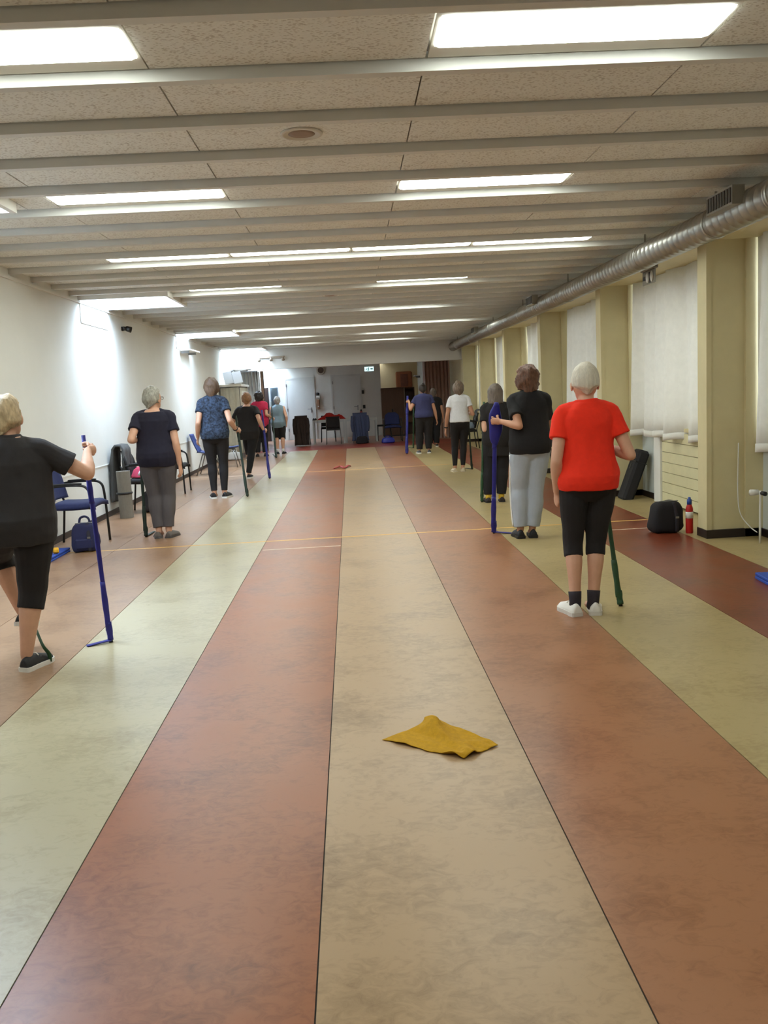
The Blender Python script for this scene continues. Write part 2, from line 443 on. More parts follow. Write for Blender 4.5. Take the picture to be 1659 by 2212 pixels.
M_glass = bpy.data.materials.new('window_glass'); M_glass.use_nodes = True
nt = M_glass.node_tree; tr = nt.nodes.new('ShaderNodeBsdfTransparent'); gl = nt.nodes.new('ShaderNodeBsdfGlossy'); gl.inputs['Roughness'].default_value = .02
mx = nt.nodes.new('ShaderNodeMixShader'); mx.inputs[0].default_value = .08
nt.links.new(tr.outputs[0], mx.inputs[1]); nt.links.new(gl.outputs[0], mx.inputs[2]); nt.links.new(mx.outputs[0], nt.nodes['Material Output'].inputs[0])
names = ['nearest the radiator valve', 'above the black sports bag', 'behind the leaning black mat', 'third bay past the black bag', 'fourth bay past the black bag', 'fifth bay past the black bag', 'last bay before the dark folding partition', 'at the far end']
M_plank = mat('boarding_paint', (214, 206, 164), .6, .04, 5)
M_panel = mat('pale_blue_panel', (206, 212, 208), .55, .02, 3)
for i, (a, b) in enumerate(zip(ends[:-1], ends[1:-1])):
    a2, b2 = a+.17, b
    wn = bpy.data.objects.new('window_%d' % (6+i), None); C.objects.link(wn); wn['kind'] = 'structure'
    tag(wn, 'tall window behind the curtain, %s' % names[i], 'window')
    fr = MB(); fr.box(WX, WX+.06, a2, a2+.06, .95, 2.62).box(WX, WX+.06, b2-.06, b2, .95, 2.62).box(WX, WX+.06, a2+.06, b2-.06, .95, 1.01).box(WX, WX+.06, a2+.06, b2-.06, 2.56, 2.62).box(WX, WX+.06, (a2+b2)/2-.03, (a2+b2)/2+.03, 1.01, 2.56)
    part('frame', fr, M_white, wn); part('pane', MB().box(WX+.025, WX+.03, a2+.06, b2-.06, 1.01, 2.56), M_glass, wn)
    if i == 7: part('shutter', MB().box(WX+.09, WX+.11, a2, b2, .95, 2.62), M_white, wn)
    # curtain: two hanging cloths per bay
    cx = 3.58
    rr = random.Random(i)
    ph = [rr.uniform(0, 6) for _ in range(6)]
    span = b2-a2-.10
    def cur(u, v, a2=a2, span=span, ph=ph):
        yy = a2+.05+u*span; t = v
        full = .35+.65*t
        x = cx + .075*full*math.sin(yy*15+ph[0]+1.6*math.sin(yy*2.3+ph[3])) + .03*math.sin(yy*5.1+ph[1]) + .014*full*math.sin(yy*29+ph[2])
        yy += .012*t*math.sin(yy*9+ph[4])
        return (x, yy, 2.63-(2.63-.775-.012*math.sin(yy*11+ph[5]))*t)
    if i < 7:
        hang = link('curtain', MB().grid(cur, max(20, int(span*42)), 8, .004).mesh('curtain', None, True), M_curt)
        tag(hang, 'white pleated curtain hanging %s' % ['beside the radiator valve', 'above the black sports bag', 'behind the leaning black mat', 'in the third bay past the black bag', 'in the fourth bay past the black bag', 'in the fifth bay past the black bag', 'in the last bay before the dark partition'][i], 'curtain', 'curtains along the window wall')
        link('hem', MB().grid(lambda u, v: Vector(cur(u, 1-.04*v))+Vector((-.003, 0, 0)), max(20, int(span*42)), 1, .003).mesh('hem', None, True), M_curt, hang)
    # lower wall: boarding, post and pale panel
    if i == 0 or i == 7:
        part('radiator_panel', MB().box(3.5, WX, a2, b2-.05, .05, .74), M_panel, wr)
        part('skirting', MB().box(3.485, 3.5, a2, b2-.02, 0, .07), M_skirt, wr)
    else:
        fy = (b2-a2)
        p0, p1 = a2+.1, a2+.73*fy
        for j in range(7):
            z0 = .02+j*.118
            part('plank', MB().box(3.62, 3.70, p0, p0+.33*fy-.075, z0+.002, z0+.114), M_plank, wr)
            part('plank', MB().box(3.62, 3.70, p0+.33*fy, p1, z0+.002, z0+.114), M_plank, wr)
        part('post', MB().box(3.60, 3.68, p0+.33*fy-.065, p0+.33*fy-.01, 0, .95), mat('dark_post', (70, 40, 34), .5), wr)
        part('pale_panel', MB().box(3.60, WX, p1+.01, p1+.22, 0, .95), M_white, wr)
        part('pale_panel', MB().box(3.66, WX, p1+.22, b2, 0, .95), M_panel, wr)
        part('skirting', MB().box(3.645, 3.66, p1+.22, b2, 0, .07), M_skirt, wr)
        part('window_sill', MB().box(3.62, WX, a2, b2, .86, .90), M_cream, wr)

part('end_wall', MB().box(3.19, WX+.15, 24.45, 31, 0, 2.62), M_cream, wr)
# corridor behind the far opening
cw = struct('wall_corridor', 'yellow painted wall of the corridor beyond the opening', 'wall', MB().box(1.0, 4.1, 33.6, 33.75, 0, 2.7), mat('corridor_paint', (226, 200, 150), .8))
struct('wall_corridor_left', 'side wall of the corridor beyond the far wall', 'wall', MB().box(.97, 1.11, YF+.15, 33.6, 0, 2.7), M_white)
struct('wall_corridor_right', 'pale corridor side wall beyond the folding partition', 'wall', MB().box(2.62, 2.8, 31.3, 33.6, 0, 2.62).box(2.8, 4.1, 31.3, 31.45, 0, 2.62), M_white)

# ------------------------------------------------------------------ duct
DX, DZ, DR = 2.93, 2.635, .118
dt = thing('ventilation_duct', 'long galvanised spiral ventilation duct hung beside the lintel', 'duct', (DX, 0, DZ))
prof = []; y = -2.0
while y < 24.95:
    prof += [(y, DR), (y+.006, DR+.003), (y+.012, DR+.003), (y+.018, DR)]; y += .115
R = [[(r*math.cos(t), yy, r*math.sin(t)) for t in [2*PI*j/28 for j in range(28)]] for yy, r in prof]
lpart('duct_pipe', MB().rings([list(reversed(r)) for r in R]), M_gal, dt, True)
for yc in (3.2, 5.9, 6.95, 8.6, 11.6, 14.6, 17.6, 20.6, 23.4):
    q = [(yc-.02, DR), (yc-.018, DR+.008), (yc+.018, DR+.008), (yc+.02, DR)]
    lpart('collar', MB().rings([[(r*math.cos(t), yy, r*math.sin(t)) for t in [-2*PI*j/28 for j in range(28)]] for yy, r in q]), M_gal, dt, True)
    lpart('hanger', MB().box(-.01, .01, yc-.002, yc+.002, DR, 2.9-DZ), M_gal, dt)
el = MB().tube([(0, 24.9, 0), (0, 25.05, 0), (.06, 25.16, -.02), (.16, 25.2, -.06), (.3, 25.2, -.12)], DR, 24, 4)
lpart('elbow', el, M_gal, dt, True)
for yc in (6.45, 13.2, 19.2):
    g = MB().box(-.19, -.10, yc-.22, yc+.22, .0, .13)
    gr = lpart('grille_box', g, M_gal, dt)
    for j in range(9):
        lpart('louvre', MB().box(-.197, -.19, yc-.2+j*.047, yc-.175+j*.047, .015, .115), mat('grille_dark', (92, 88, 82), .5, metal=.6), gr)

# ------------------------------------------------------------------ people
SKIN = mat('skin', (206, 158, 130), .55, .05, 12, .03, 120)
SKIN2 = mat('skin_tanned', (188, 136, 106), .55, .05, 12, .03, 120)
M_eye = mat('eye_white', (230, 226, 220), .2); M_iris = mat('iris', (60, 45, 36), .2); M_lip = mat('lips', (176, 100, 92), .5)
TORSO = [(.765, .085, .075, -.005), (.80, .150, .105, -.012), (.86, .176, .125, -.022), (.92, .182, .128, -.026), (.98, .168, .115, -.014), (1.05, .147, .102, -.002),
         (1.12, .145, .102, .004), (1.20, .156, .110, .008), (1.27, .166, .110, .004), (1.325, .150, .096, -.003), (1.365, .112, .078, -.009), (1.40, .070, .06, -.010)]
def ring_at(z):
    T = TORSO
    if z <= T[0][0]: return T[0][1:]
    for a, b in zip(T, T[1:]):
        if z <= b[0]:
            t = (z-a[0])/(b[0]-a[0]); return tuple(a[i]*(1-t)+b[i]*t for i in (1, 2, 3))
    return T[-1][1:]
def ik(a, b, hint, l1, l2):
    d = b-a; D = d.length
    if D > (l1+l2)*.995: b = a+d*((l1+l2)*.995/D); d = b-a; D = d.length
    if D < abs(l1-l2)*1.05: D = abs(l1-l2)*1.05
    u = d.normalized(); x = (l1*l1-l2*l2+D*D)/(2*D); h = math.sqrt(max(0, l1*l1-x*x))
    p = (hint-a); p = p-u*p.dot(u)
    if p.length < 1e-4: p = u.orthogonal()
    return a+u*x+p.normalized()*h, b
def finger(mb, pts, r): mb.tube(pts, [r, r*.95, r*.88, r*.75][:len(pts)], 7, 2, round_end=True)
def hand_relaxed(body, fing, W, d, side, s, inward):
    """d forearm direction, inward: vector toward thigh (palm normal)"""
    n = (inward-d*inward.dot(d)).normalized(); wv = d.cross(n)*(1)
    K = W+d*.085*s
    body.tube([W-d*.01, W+d*.03*s, W+d*.065*s, K], [.024*s, .033*s, .040*s, .038*s], 10, 2, flat=.42, up=n, round_end=True)
    fw = Vector((0, 1, 0)); fw = (fw-d*fw.dot(d)); fw = (fw-n*fw.dot(n)); fw.normalize()
    for i, (o, L) in enumerate([(.029, .066), (.010, .076), (-.009, .070), (-.027, .054)]):
        p = K+fw*o*s-d*.006; pts = [p-d*.012]; ang = .22+.05*i
        dd = d.copy(); pts.append(p)
        for sl in (.45, .32, .25):
            ang_ = ang; dd = (dd*math.cos(ang_)+n*math.sin(ang_)).normalized(); n2 = n
            pts.append(pts[-1]+dd*L*sl*s)
        finger(fing, pts[1:], .0085*s)
    T = W+d*.022*s+fw*.026*s
    td = (d*.75+fw*.55+n*.25).normalized()
    finger(fing, [T-td*.01, T+td*.03*s, T+(td*.8+d*.3).normalized()*.058*s, T+(td*.6+d*.6).normalized()*.074*s], .0105*s)
def hand_grip(body, fing, C0, a, ax, s, side, r=.016):
    """C0 point on the stick, a approach direction (unit, perpendicular-ish), ax stick axis"""
    ax = ax.normalized(); a = (a-ax*a.dot(ax)).normalized(); b = ax.cross(a)*side
    Wp = C0-a*(r+.075*s)+b*.0
    off = b*(r+.012)
    body.tube([Wp, C0-a*(r+.04*s)+off*.5, C0-a*.012+off], [.027*s, .036*s, .036*s], 10, 3, flat=.5, up=b, round_end=True)
    for i, h in enumerate((.031, .0105, -.010, -.030)):
        rr = r+.009; pts = []
        for th in (-.2, .7, 1.6, 2.5, 3.4, 4.1):
            pts.append(C0+ax*h*s+b*rr*math.cos(th)*1.0+a*rr*math.sin(th)*1.15)
        fing.tube(pts, [.0098*s, .0098*s, .0094*s, .009*s, .0085*s, .0075*s], 7, 2, round_end=True)
    pts = [C0+ax*.030*s-a*(r+.035*s)+off*.3, C0+ax*.045*s-a*(r+.012), C0+ax*.045*s-a*(r+.004)-b*(r+.004), C0+ax*.035*s+a*.004-b*(r+.010)]
    fing.tube(pts, [.0115*s, .0115*s, .0105*s, .009*s], 8, 3, round_end=True)
    return Wp
def shoe(root, heel, yaw, s, upper, sole, kind='sneaker', pitch=0.0):
    """heel: world point under the heel"""
    M = Matrix.Translation(heel) @ Matrix.Rotation(-yaw, 4, 'Z') @ Matrix.Rotation(pitch, 4, 'X')
    L = .252*s
    prof = [(0, .55, .0), (.02, .78, 0), (.12, .88, 0), (.30, .82, 0), (.5, .88, 0), (.68, 1.0, 0), (.82, .95, 0), (.93, .68, 0), (1.0, .25, 0)]
    hts = [.055, .068, .075, .080, .070, .056, .046, .038, .026]
    W = .047*s; R = []
    for (t, wd, _), h in zip(prof, hts):
        hh = h*s*(1.0 if kind != 'slip' else .82); y = t*L-.003
        ring = [Vector((W*wd*math.cos(q)*(1.0 if math.sin(q) < .3 else .92-.35*(math.sin(q)-.3)*(1 if t < .6 else .6)), y, .012+hh*max(0, math.sin(q))**.85)) for q in [PI*j/9 for j in range(10)]]
        ring += [Vector((W*wd*x, y, .008)) for x in (-.6, 0, .6)]
        R.append([M @ p for p in ring])
    up = part('shoe', MB().rings([list(reversed(r)) for r in R]), upper, root, True)
    poly = []
    for t, wd, _ in prof: poly.append((W*(wd*1.06+.02), t*L*1.02-.006))
    poly += [(-x, y) for x, y in reversed(poly)]
    mb = MB().prism(poly, 0, .026 if kind != 'slip' else .014); mb.v = [M @ v for v in mb.v]
    part('sole', mb, sole, up)
    if kind == 'sneaker':
        lc = MB()
        for j in range(3):
            t = .42+.08*j; y = t*L; z = (.086-.014*j)*s
            lc.tube([M @ Vector((-.022, y, z-.012)), M @ Vector((0, y+.004, z)), M @ Vector((.022, y, z-.012))], .0035, 6, 2)
        part('laces', lc, sole, up, True)
    return up
def hair(root, Cn, s, style, material, seed, R3):
    rx, ry, rz = {'short': (.088, .101, .116), 'bob': (.100, .108, .116), 'curly': (.104, .112, .118), 'crop': (.084, .099, .114), 'wavy': (.096, .107, .116), 'bun': (.083, .099, .114)}[style]
    low = {'short': -.105, 'bob': -.140, 'curly': -.130, 'crop': -.082, 'wavy': -.130, 'bun': -.100}[style]
    amp = {'short': .010, 'bob': .006, 'curly': .019, 'crop': .004, 'wavy': .014, 'bun': .003}[style]
    fr = {'curly': 28, 'wavy': 20}.get(style, 26)
    mb = MB().ell((0, 0, 0), (1, 1, 1), 44, 32)
    out = []
    for v in mb.v:
        p = Vector((v.x*rx, v.y*ry-.004, v.z*rz))
        if v.z < 0:                                # hang straight down to the hair line
            tau = min(1, -v.z/.88); sm_ = max(0, min(1, (tau-.30)/.70)); sm_ = sm_*sm_*(3-2*sm_)
            hor = Vector((v.x, v.y, 0)); hor = hor.normalized() if hor.length > 1e-5 else Vector((0, 0, 0))
            kx, ky = {'bob': (-.04, .10), 'curly': (.20, .22), 'wavy': (.26, .26), 'crop': (.46, .44)}.get(style, (.36, .34))
            cap = 1 if -v.z < .88 else max(0, (1+v.z)/.12)**.45
            p = Vector((hor.x*rx*(1-kx*sm_)*cap, (hor.y*ry*(1-ky*sm_))*cap-.004-.012*sm_, low*tau))
            if style != 'bob': p.z += .034*abs(hor.x)**1.6*tau*tau
            if cap < 1: p.z -= .012*(1-cap)
        face = max(0, min(1, (p.y-.018)/.03))*max(0, min(1, (.058-p.z)/.03))   # pull in over the face
        p = Vector((p.x*(1-.45*face), p.y*(1-.62*face), p.z*(1-.25*face)))
        n = Vector((v.x, v.y, v.z*.5)).normalized()
        dn = noise.noise(Vector((p.x*fr, p.y*fr, p.z*fr*.6))+Vector((seed*3.1, seed, 0)))+.5*noise.noise(p*fr*2.3+Vector((seed, 2, 5)))
        out.append(p+n*amp*dn)
    mb.v = [Cn+R3 @ (q*s) for q in out]
    h = part('hair', mb, material, root, True)
    if style == 'bun':
        part('hair_bun', MB().ell(Cn+R3 @ Vector((0, -.085*s, .085*s)), (.038*s, .036*s, .036*s)).noise(.006, 40, seed), material, h, True)
    return h

def person(label, height, pel, feet, arms, shirt, pants, hairdef, shoes, w=1.0, vox=.009, skin=SKIN, headyaw=0.0, tilt=0.0, lean=0.0, knees=None, socks=None, glasses=False, shoulder_drop=0.0, wristband=None, stripe=None):
    """pel: world (x,y) of the body axis; feet: [(heel point, raised?)] left,right; arms: [(hand, elbow hint, stick)]"""
    s = height/1.65
    X, Y = pel
    hz = 0.0
    root = thing('person', label, 'person', (X, Y, 0))
    def T(x, y, z): return Vector((X+x*s+lean*(z-.9)*s, Y+y*s, z*s))
    body, fing = MB(), MB()
    def trings(mb, zs, grow, seg=24, loose=0.0, wx=1.0, flare=0.0):
        R = []
        z_hi = max(zs); z_lo = min(zs)
        for z in zs:
            rx, ry, cy = ring_at(z)
            if loose and z < 1.28:
                rx = rx*(1-loose)+max(rx, .176)*loose; ry = ry*(1-loose)+max(ry, .122)*loose
            rx = rx*w*wx+grow+flare*(z_hi-z); ry = ry*(1+(w-1)*1.2)+grow+flare*(z_hi-z)
            c = T(0, cy, z)
            R.append([c+Vector((rx*s*math.copysign(abs(math.cos(q))**.9, math.cos(q)), ry*s*math.sin(q), 0)) for q in [2*PI*j/seg for j in range(seg)]])
        mb.rings(R)
    trings(body, [t[0] for t in TORSO], 0.0)
    # neck and head
    nb, nt_ = T(0, -.012, 1.36), T(0, .002, 1.46)
    body.tube([nb, (nb+nt_)/2, nt_], [.060*s, .050*s, .052*s], 12, 2)
    R3 = Matrix.Rotation(-headyaw, 3, 'Z') @ Matrix.Rotation(-tilt, 3, 'X')
    HS = 1.07; HC = T(0, .016, 1.65-.138*HS)
    hp = lambda x, y, z: HC+R3 @ Vector((x*s*HS, y*s*HS, z*s*HS))
    Rm = R3.to_4x4()
    body.ell(hp(0, 0, .012), (.077*s*HS, .090*s*HS, .098*s*HS), 20, 14, Rm)
    body.ell(hp(0, .028, -.05), (.054*s*HS, .058*s*HS, .060*s*HS), 16, 10, Rm)
    body.ell(hp(0, .066, -.085), (.024*s, .022*s, .020*s), 12, 8, Rm)
    body.tube([hp(0, .086, .02), hp(0, .100, -.012), hp(0, .094, -.024)], [.009*s, .013*s, .014*s], 8, 2, round_end=True)
    for sd in (-1, 1):
        fing.ell(hp(sd*.079, .006, -.006), (.010*s, .020*s, .031*s), 10, 8, Rm)
    # shoulders + arms
    sleeves = []; wrists = []
    for sd, arm in zip((-1, 1), arms):
        sh = T(sd*.160*(1+(w-1)*.7), -.006, 1.312-shoulder_drop)
        body.tube([T(sd*.06, -.008, 1.335), T(sd*.11, -.006, 1.328), sh], [.046*s, .046*s, .046*s], 10, 2)
        hand, hint, stick = arm
        aw = 1+(w-1)*.8
        if stick is None:
            el, wr_ = ik(sh, Vector(hand), Vector(hint), .300*s, .238*s)
            d = (wr_-el).normalized()
            hand_relaxed(body, fing, wr_, d, sd, s, Vector((-sd, .25, 0)))
        else:
            C0, ax = stick
            a = (Vector(C0)-Vector(hint)); 
            fake = C0-(a-ax.normalized()*a.dot(ax.normalized())).normalized()*(.016+.075*s)
            el, wr_ = ik(sh, fake, Vector(hint), .300*s, .238*s)
            a = (Vector(C0)-el)
            wr_ = hand_grip(body, fing, Vector(C0), a, ax, s, -sd)
            el, wr2 = ik(sh, wr_, Vector(hint), .300*s, .245*s)
        body.tube([sh, sh.lerp(el, .45), el], [.049*s*aw, .044*s*aw, .037*s*aw], 12, 3, round_end=True)
        body.tube([el, el.lerp(wr_, .3), el.lerp(wr_, .75), wr_], [.038*s*aw, .040*s*aw, .030*s, .025*s], 12, 3, round_end=True)
        sleeves.append((sh, el, sd, aw)); wrists.append((el, wr_))
    # legs
    legs = []
    for i, sd in enumerate((-1, 1)):
        heel = Vector(feet[i])
        if heel.z < .01: k_ = (Y-.10)/heel.y; heel = Vector((heel.x*k_, Y-.10, 0))
        hip = T(sd*.088*(1+(w-1)*.6), -.008, .865)
        ank = heel+Vector((0, .055*s, .078*s))
        kn_h = knees[i] if knees and knees[i] is not None else (hip+ank)/2+Vector((sd*.01, .3, 0))
        kn, ank2 = ik(hip, ank, Vector(kn_h), .405*s, .389*s)
        lw = 1+(w-1)*.9
        body.tube([hip, hip.lerp(kn, .35), hip.lerp(kn, .75), kn], [.088*s*lw, .082*s*lw, .062*s*lw, .055*s*lw], 14, 3, round_end=True)
        back = Vector((0, -.014*s, 0))
        body.tube([kn, kn.lerp(ank, .28)+back, kn.lerp(ank, .6)+back*.6, ank], [.053*s*lw, .056*s*lw, .043*s*lw, .034*s], 12, 4, round_end=True)
        body.tube([ank, ank+Vector((0, .03, -.02)), ank+Vector((0, .13*s, -.045*s))], [.034*s, .034*s, .026*s], 8, 2, round_end=True)
        legs.append((hip, kn, ank, lw, heel))
    b2 = remesh(body, vox, 3, .45)
    b2.add(fing.v, fing.f)
    part('body', b2, skin, root, True)
    # face
    for sd in (-1, 1):
        e = part('eye', MB().ell(hp(sd*.030, .077, .012), (.012*s, .010*s, .009*s), 10, 8, Rm), M_eye, root, True)
        part('iris', MB().ell(hp(sd*.030, .0855, .012), (.0055*s, .003*s, .0055*s), 8, 6, Rm), M_iris, e, True)
    part('mouth', MB().tube([hp(-.022, .080, -.052), hp(0, .087, -.050), hp(.022, .080, -.052)], [.003*s, .007*s, .003*s], 8, 2), M_lip, root, True)
    hair(root, hp(0, -.006, .022), s*HS, hairdef[0], hairdef[1], height*10, R3)
    # shirt
    sm, hem_z, sl, loose, neck = shirt
    mb = MB(); hz = hem_z/s
    top = 1.394 if neck != 'boat' else 1.372
    zs = [hz+(top-hz)*i/12 for i in range(13)]
    trings(mb, zs, .019+pants[2]*.35, 28, loose, 1.0, .012)
    if neck == 'crew':
        mb.tube([T(0, -.010, 1.35), T(0, -.010, 1.412)], [.102*s*w, .070*s*(1+(w-1)*.6)], 16, 0)
    if neck == 'collar':
        mb.tube([T(0, -.010, 1.36), T(0, -.008, 1.425)], [.102*s*w, .068*s], 16, 0)
    for sh, el, sd, aw in sleeves:
        if sl <= 0:
            mb.tube([T(sd*.055, -.008, 1.342), T(sd*.10, -.006, 1.332), T(sd*.140, -.006, 1.318)], [.060*s, .058*s, .054*s], 12, 2); continue
        e = sh.lerp(el, sl)
        mb.tube([T(sd*.055, -.008, 1.345), T(sd*.11, -.006, 1.332), sh, sh.lerp(e, .5), e], [.064*s, .063*s, .060*s*aw, .060*s*aw, (.062+.010*loose)*s*aw], 14, 3)
    m2 = remesh(mb, vox*.95, 3, .5).noise(.007*s, 7/s, height).noise(.0042, 17, 2)
    part('shirt', m2, sm, root, True)
    # trousers
    pm, end, pl = pants          # end: fraction along thigh+shin (1 = knee, 2 = ankle), pl looseness in m
    mb = MB()
    trings(mb, [.755, .80, .86, .92, .98, 1.0], .012+pl*.25, 24, 0)
    for hip, kn, ank, lw, heel in legs:
        back = Vector((0, -.012*s, 0))
        pts = [hip, hip.lerp(kn, .35), hip.lerp(kn, .75), kn]
        rd = [.094*s*lw+.010+pl*.6, .086*s*lw+.009+pl*.8, .064*s*lw+.008+pl, .057*s*lw+.008+pl*1.1]
        f = end-1
        for t, r in ((.28, .058), (.6, .046), (.86, .038)):
            if t < f-.03: pts.append(kn.lerp(ank, t)+back*(1-t)); rd.append(r*s*lw+.007+pl*1.25)
        pts.append(kn.lerp(ank, f)+back*(1-f))
        rr = .056 if f < .4 else .046 if f < .75 else .037
        rd.append(rr*s*lw+.008+pl*1.2)
        mb.tube(pts, rd, 16, 3)
    m2 = remesh(mb, vox*.95, 3, .5).noise(.004+pl*.25, 9/s, height+3)
    tro = part('trousers', m2, pm, root, True)
    for i, (hip, kn, ank, lw, heel) in enumerate(legs):
        sh_up, sh_so, kind, yw, pit = shoes[i] if isinstance(shoes, list) else shoes
        shoe(root, heel, yw*(-1 if i == 0 else 1), s, sh_up, sh_so, kind, pit)
        if socks is not None:
            part('sock', MB().tube([kn.lerp(ank, socks[1]), ank, ank+Vector((0, .02, -.03))], [.044*s, .039*s, .040*s], 14, 2), socks[0], root, True)
    if glasses:
        g = MB()
        for sd in (-1, 1):
            g.tube([hp(sd*.032+.022*math.cos(q), .098, .012+.017*math.sin(q)) for q in [2*PI*j/12 for j in range(13)]], .002, 6)
            g.tube([hp(sd*.054, .096, .014), hp(sd*.080, .05, .014), hp(sd*.080, .0, .010)], .0025, 6)
        g.tube([hp(-.010, .100, .014), hp(.010, .100, .014)], .002, 6)
        part('glasses', g, M_blkpl, root, True)
    if wristband is not None:
        el, wr_ = wrists[wristband]; c_ = wr_.lerp(el, .10); d = (wr_-el).normalized(); a = d.orthogonal().normalized(); b = d.cross(a)
        part('wristband', MB().tube([c_+(a*math.cos(q)+b*math.sin(q))*.030*s for q in [2*PI*j/16 for j in range(17)]], .007, 6, flat=1.5, up=d), M_blkpl, root, True)
    if stripe is not None:
        for hip, kn, ank, lw, heel in legs[:1]:
            pts = [hip.lerp(kn, .15), hip.lerp(kn, .6), kn, kn.lerp(ank, .5), kn.lerp(ank, .9)]; rd = [.108, .098, .094, .086, .072]
            part('side_stripe', MB().tube([p+Vector((-r*s*.985, -.005, 0)) for p, r in zip(pts, rd)], .022, 8, 4, flat=.35, up=(1, 0, 0)), stripe, tro, True)
    return root, T, legs, sleeves

M_blueband = mat('blue_band', (32, 32, 124), .5, .12, 14)
M_greenband = mat('green_band', (38, 74, 44), .55, .15, 14)
M_dkgreen = mat('dark_green_band', (28, 46, 34), .55, .1, 14)
M_pole = mat('pole_black', (20, 20, 24), .4)
M_redprint = mat('band_print', (150, 60, 70), .6)
def stick(label, top, bot, bandm, wid=.036, loop=False, tail=None, group='exercise sticks with elastic bands'):
    top, bot = Vector(top), Vector(bot); ax = (top-bot).normalized(); L = (top-bot).length
    t = thing('exercise_stick', label, 'exercise stick', bot, 0, group)
    side = ax.cross(Vector((0, 1, 0))).normalized(); fwd = side.cross(ax)
    part('shaft', MB().tube([bot, bot.lerp(top, .5), top], [.0085, .0085, .0085], 10), M_pole, t, True)
    part('tip', MB().tube([bot, bot+ax*.03, bot+ax*.05], [.013, .013, .010], 12), M_blkpl, t, True)
    def rib(u0, u1, w0, w1, off, th=.012, name='band', mtl=bandm, par=t):
        a, b = bot+ax*L*u0, bot+ax*L*u1; R = []
        for k in range(9):
            q = k/8; p = a.lerp(b, q)+side*off; ww = (w0*(1-q)+w1*q)/2*(1+.08*math.sin(q*9+L*7)); tt = th*(1+.2*math.sin(q*13))
            R.append([p+side*ww*math.cos(z)+fwd*tt*math.sin(z) for z in [2*PI*j/10 for j in range(10)]])
        return part(name, MB().rings(R), mtl, par, True)
    b = rib(.04, 1.0, wid*.85, wid*.72, wid*.10)
    rib(.06, .30, wid*1.0, wid*.95, wid*.12, .017, 'band_fold', bandm, b)
    rib(.68, .80, wid*.95, wid*.9, wid*.16, .016, 'band_fold', bandm, b)
    rib(.012, .10, wid*1.0, wid*1.1, wid*.02, .018, 'band_knot', bandm, b)
    if loop:
        R = []
        for k in range(13):
            q = k/12; p = bot+ax*L*(.70+.33*q); ww = .018+.048*math.sin(PI*min(1, q*1.02))**.7; tt = .012+.010*math.sin(PI*q)
            R.append([p+side*(ww*math.cos(z)+.006*math.sin(q*11))+fwd*tt*math.sin(z) for z in [2*PI*j/14 for j in range(14)]])
        part('band_loop', MB().rings(R).noise(.006, 18), bandm, b, True)
    if tail is not None:
        pts = [bot+Vector((0, 0, .014)), bot.lerp(Vector(tail), .35)+Vector((0, 0, .012)), Vector(tail)+Vector((0, 0, .005))]
        part('band_tail', MB().tube(pts, [.022, .018, .020], 8, 4, flat=.35, up=(0, 0, 1)), bandm, b, True)
    return t, ax
def at(stk_top, stk_bot, z):
    a, b = Vector(stk_bot), Vector(stk_top); return a.lerp(b, (z-a.z)/(b.z-a.z))

def cloth(name, rgb, rgb2=None, sc=30, var=.035): return mat(name, rgb, .9, var, sc, .12, 260, rgb2=rgb2)
def hairm(name, rgb, var=.3): return mat(name, rgb, .55, var, 60, .5, 90, stretch=(1, 1, .25))
K_black = cloth('black_cotton', (27, 23, 23)); K_black2 = cloth('black_jersey', (22, 20, 22)); 
W_sole = mat('white_rubber', (226, 224, 216), .5); B_shoe = mat('black_shoe', (26, 25, 28), .6); B_sole = mat('black_rubber', (24, 22, 22), .6)
def hang(px, py, Y, dy=.02):   return P(px, py, Y+dy)

# red T-shirt
Y = 5.34
top, bot = P(1296, 975, 5.62), PF(1341, 1309)
st, ax = stick('green band-wrapped stick held in front of the red T-shirt', top, bot, M_greenband, .040)
hL, hR = PF(1248, 1338), PF(1287, 1339)
c = P(1272, 900, Y)
person('person in a bright red T-shirt and black capri leggings with white hair', P(1270, 780, Y).z, (c.x, Y+.06), [hL, hR],
       [(hang(1203, 1062, Y, .10), P(1196, 975, Y-.12), None), (top, P(1362, 985, Y-.02), (at(top, bot, 1.02), ax))],
       (cloth('red_cotton', (240, 46, 16)), P(1270, 1058, Y).z, .52, .25, 'crew'), (K_black, 1.20, 0.0), ('crop', hairm('white_hair', (206, 198, 180), .12)),
       (mat('white_shoe', (226, 222, 212), .6), mat('offwhite_sole', (206, 200, 190), .6), 'sneaker', .22, 0), 1.0, .007, SKIN, .05, socks=(cloth('dark_sock', (46, 40, 46)), .80))
# small laid print on the shirt back is too faint to read
# black T-shirt, grey joggers
Y = 8.27
top, bot = P(1071, 878, Y+.14), PF(1067, 1152)
st, ax = stick('blue band-wrapped stick with a wide loop beside grey jogging trousers', top, bot, M_blueband, .052, True, PF(1110, 1153))
c = P(1146, 930, Y)
person('person in a black T-shirt and loose grey jogging trousers with curly brown hair', P(1142, 787, Y).z, (c.x, Y+.06), [PF(1127, 1164), PF(1153, 1165)],
       [(top, P(1098, 946, Y-.08), (P(1069, 908, Y+.14), ax)), (P(1182, 940, Y+.35), P(1196, 946, Y+.0), None)],
       (K_black2, P(1145, 980, Y).z, .62, .5, 'crew'), (cloth('grey_fleece', (166, 172, 180), None, 6, .06), 1.93, .022), ('curly', hairm('brown_hair', (96, 62, 42), .4)),
       (B_shoe, B_sole, 'sneaker', .1, 0), .97, .008, SKIN2, .05, stripe=W_sole)
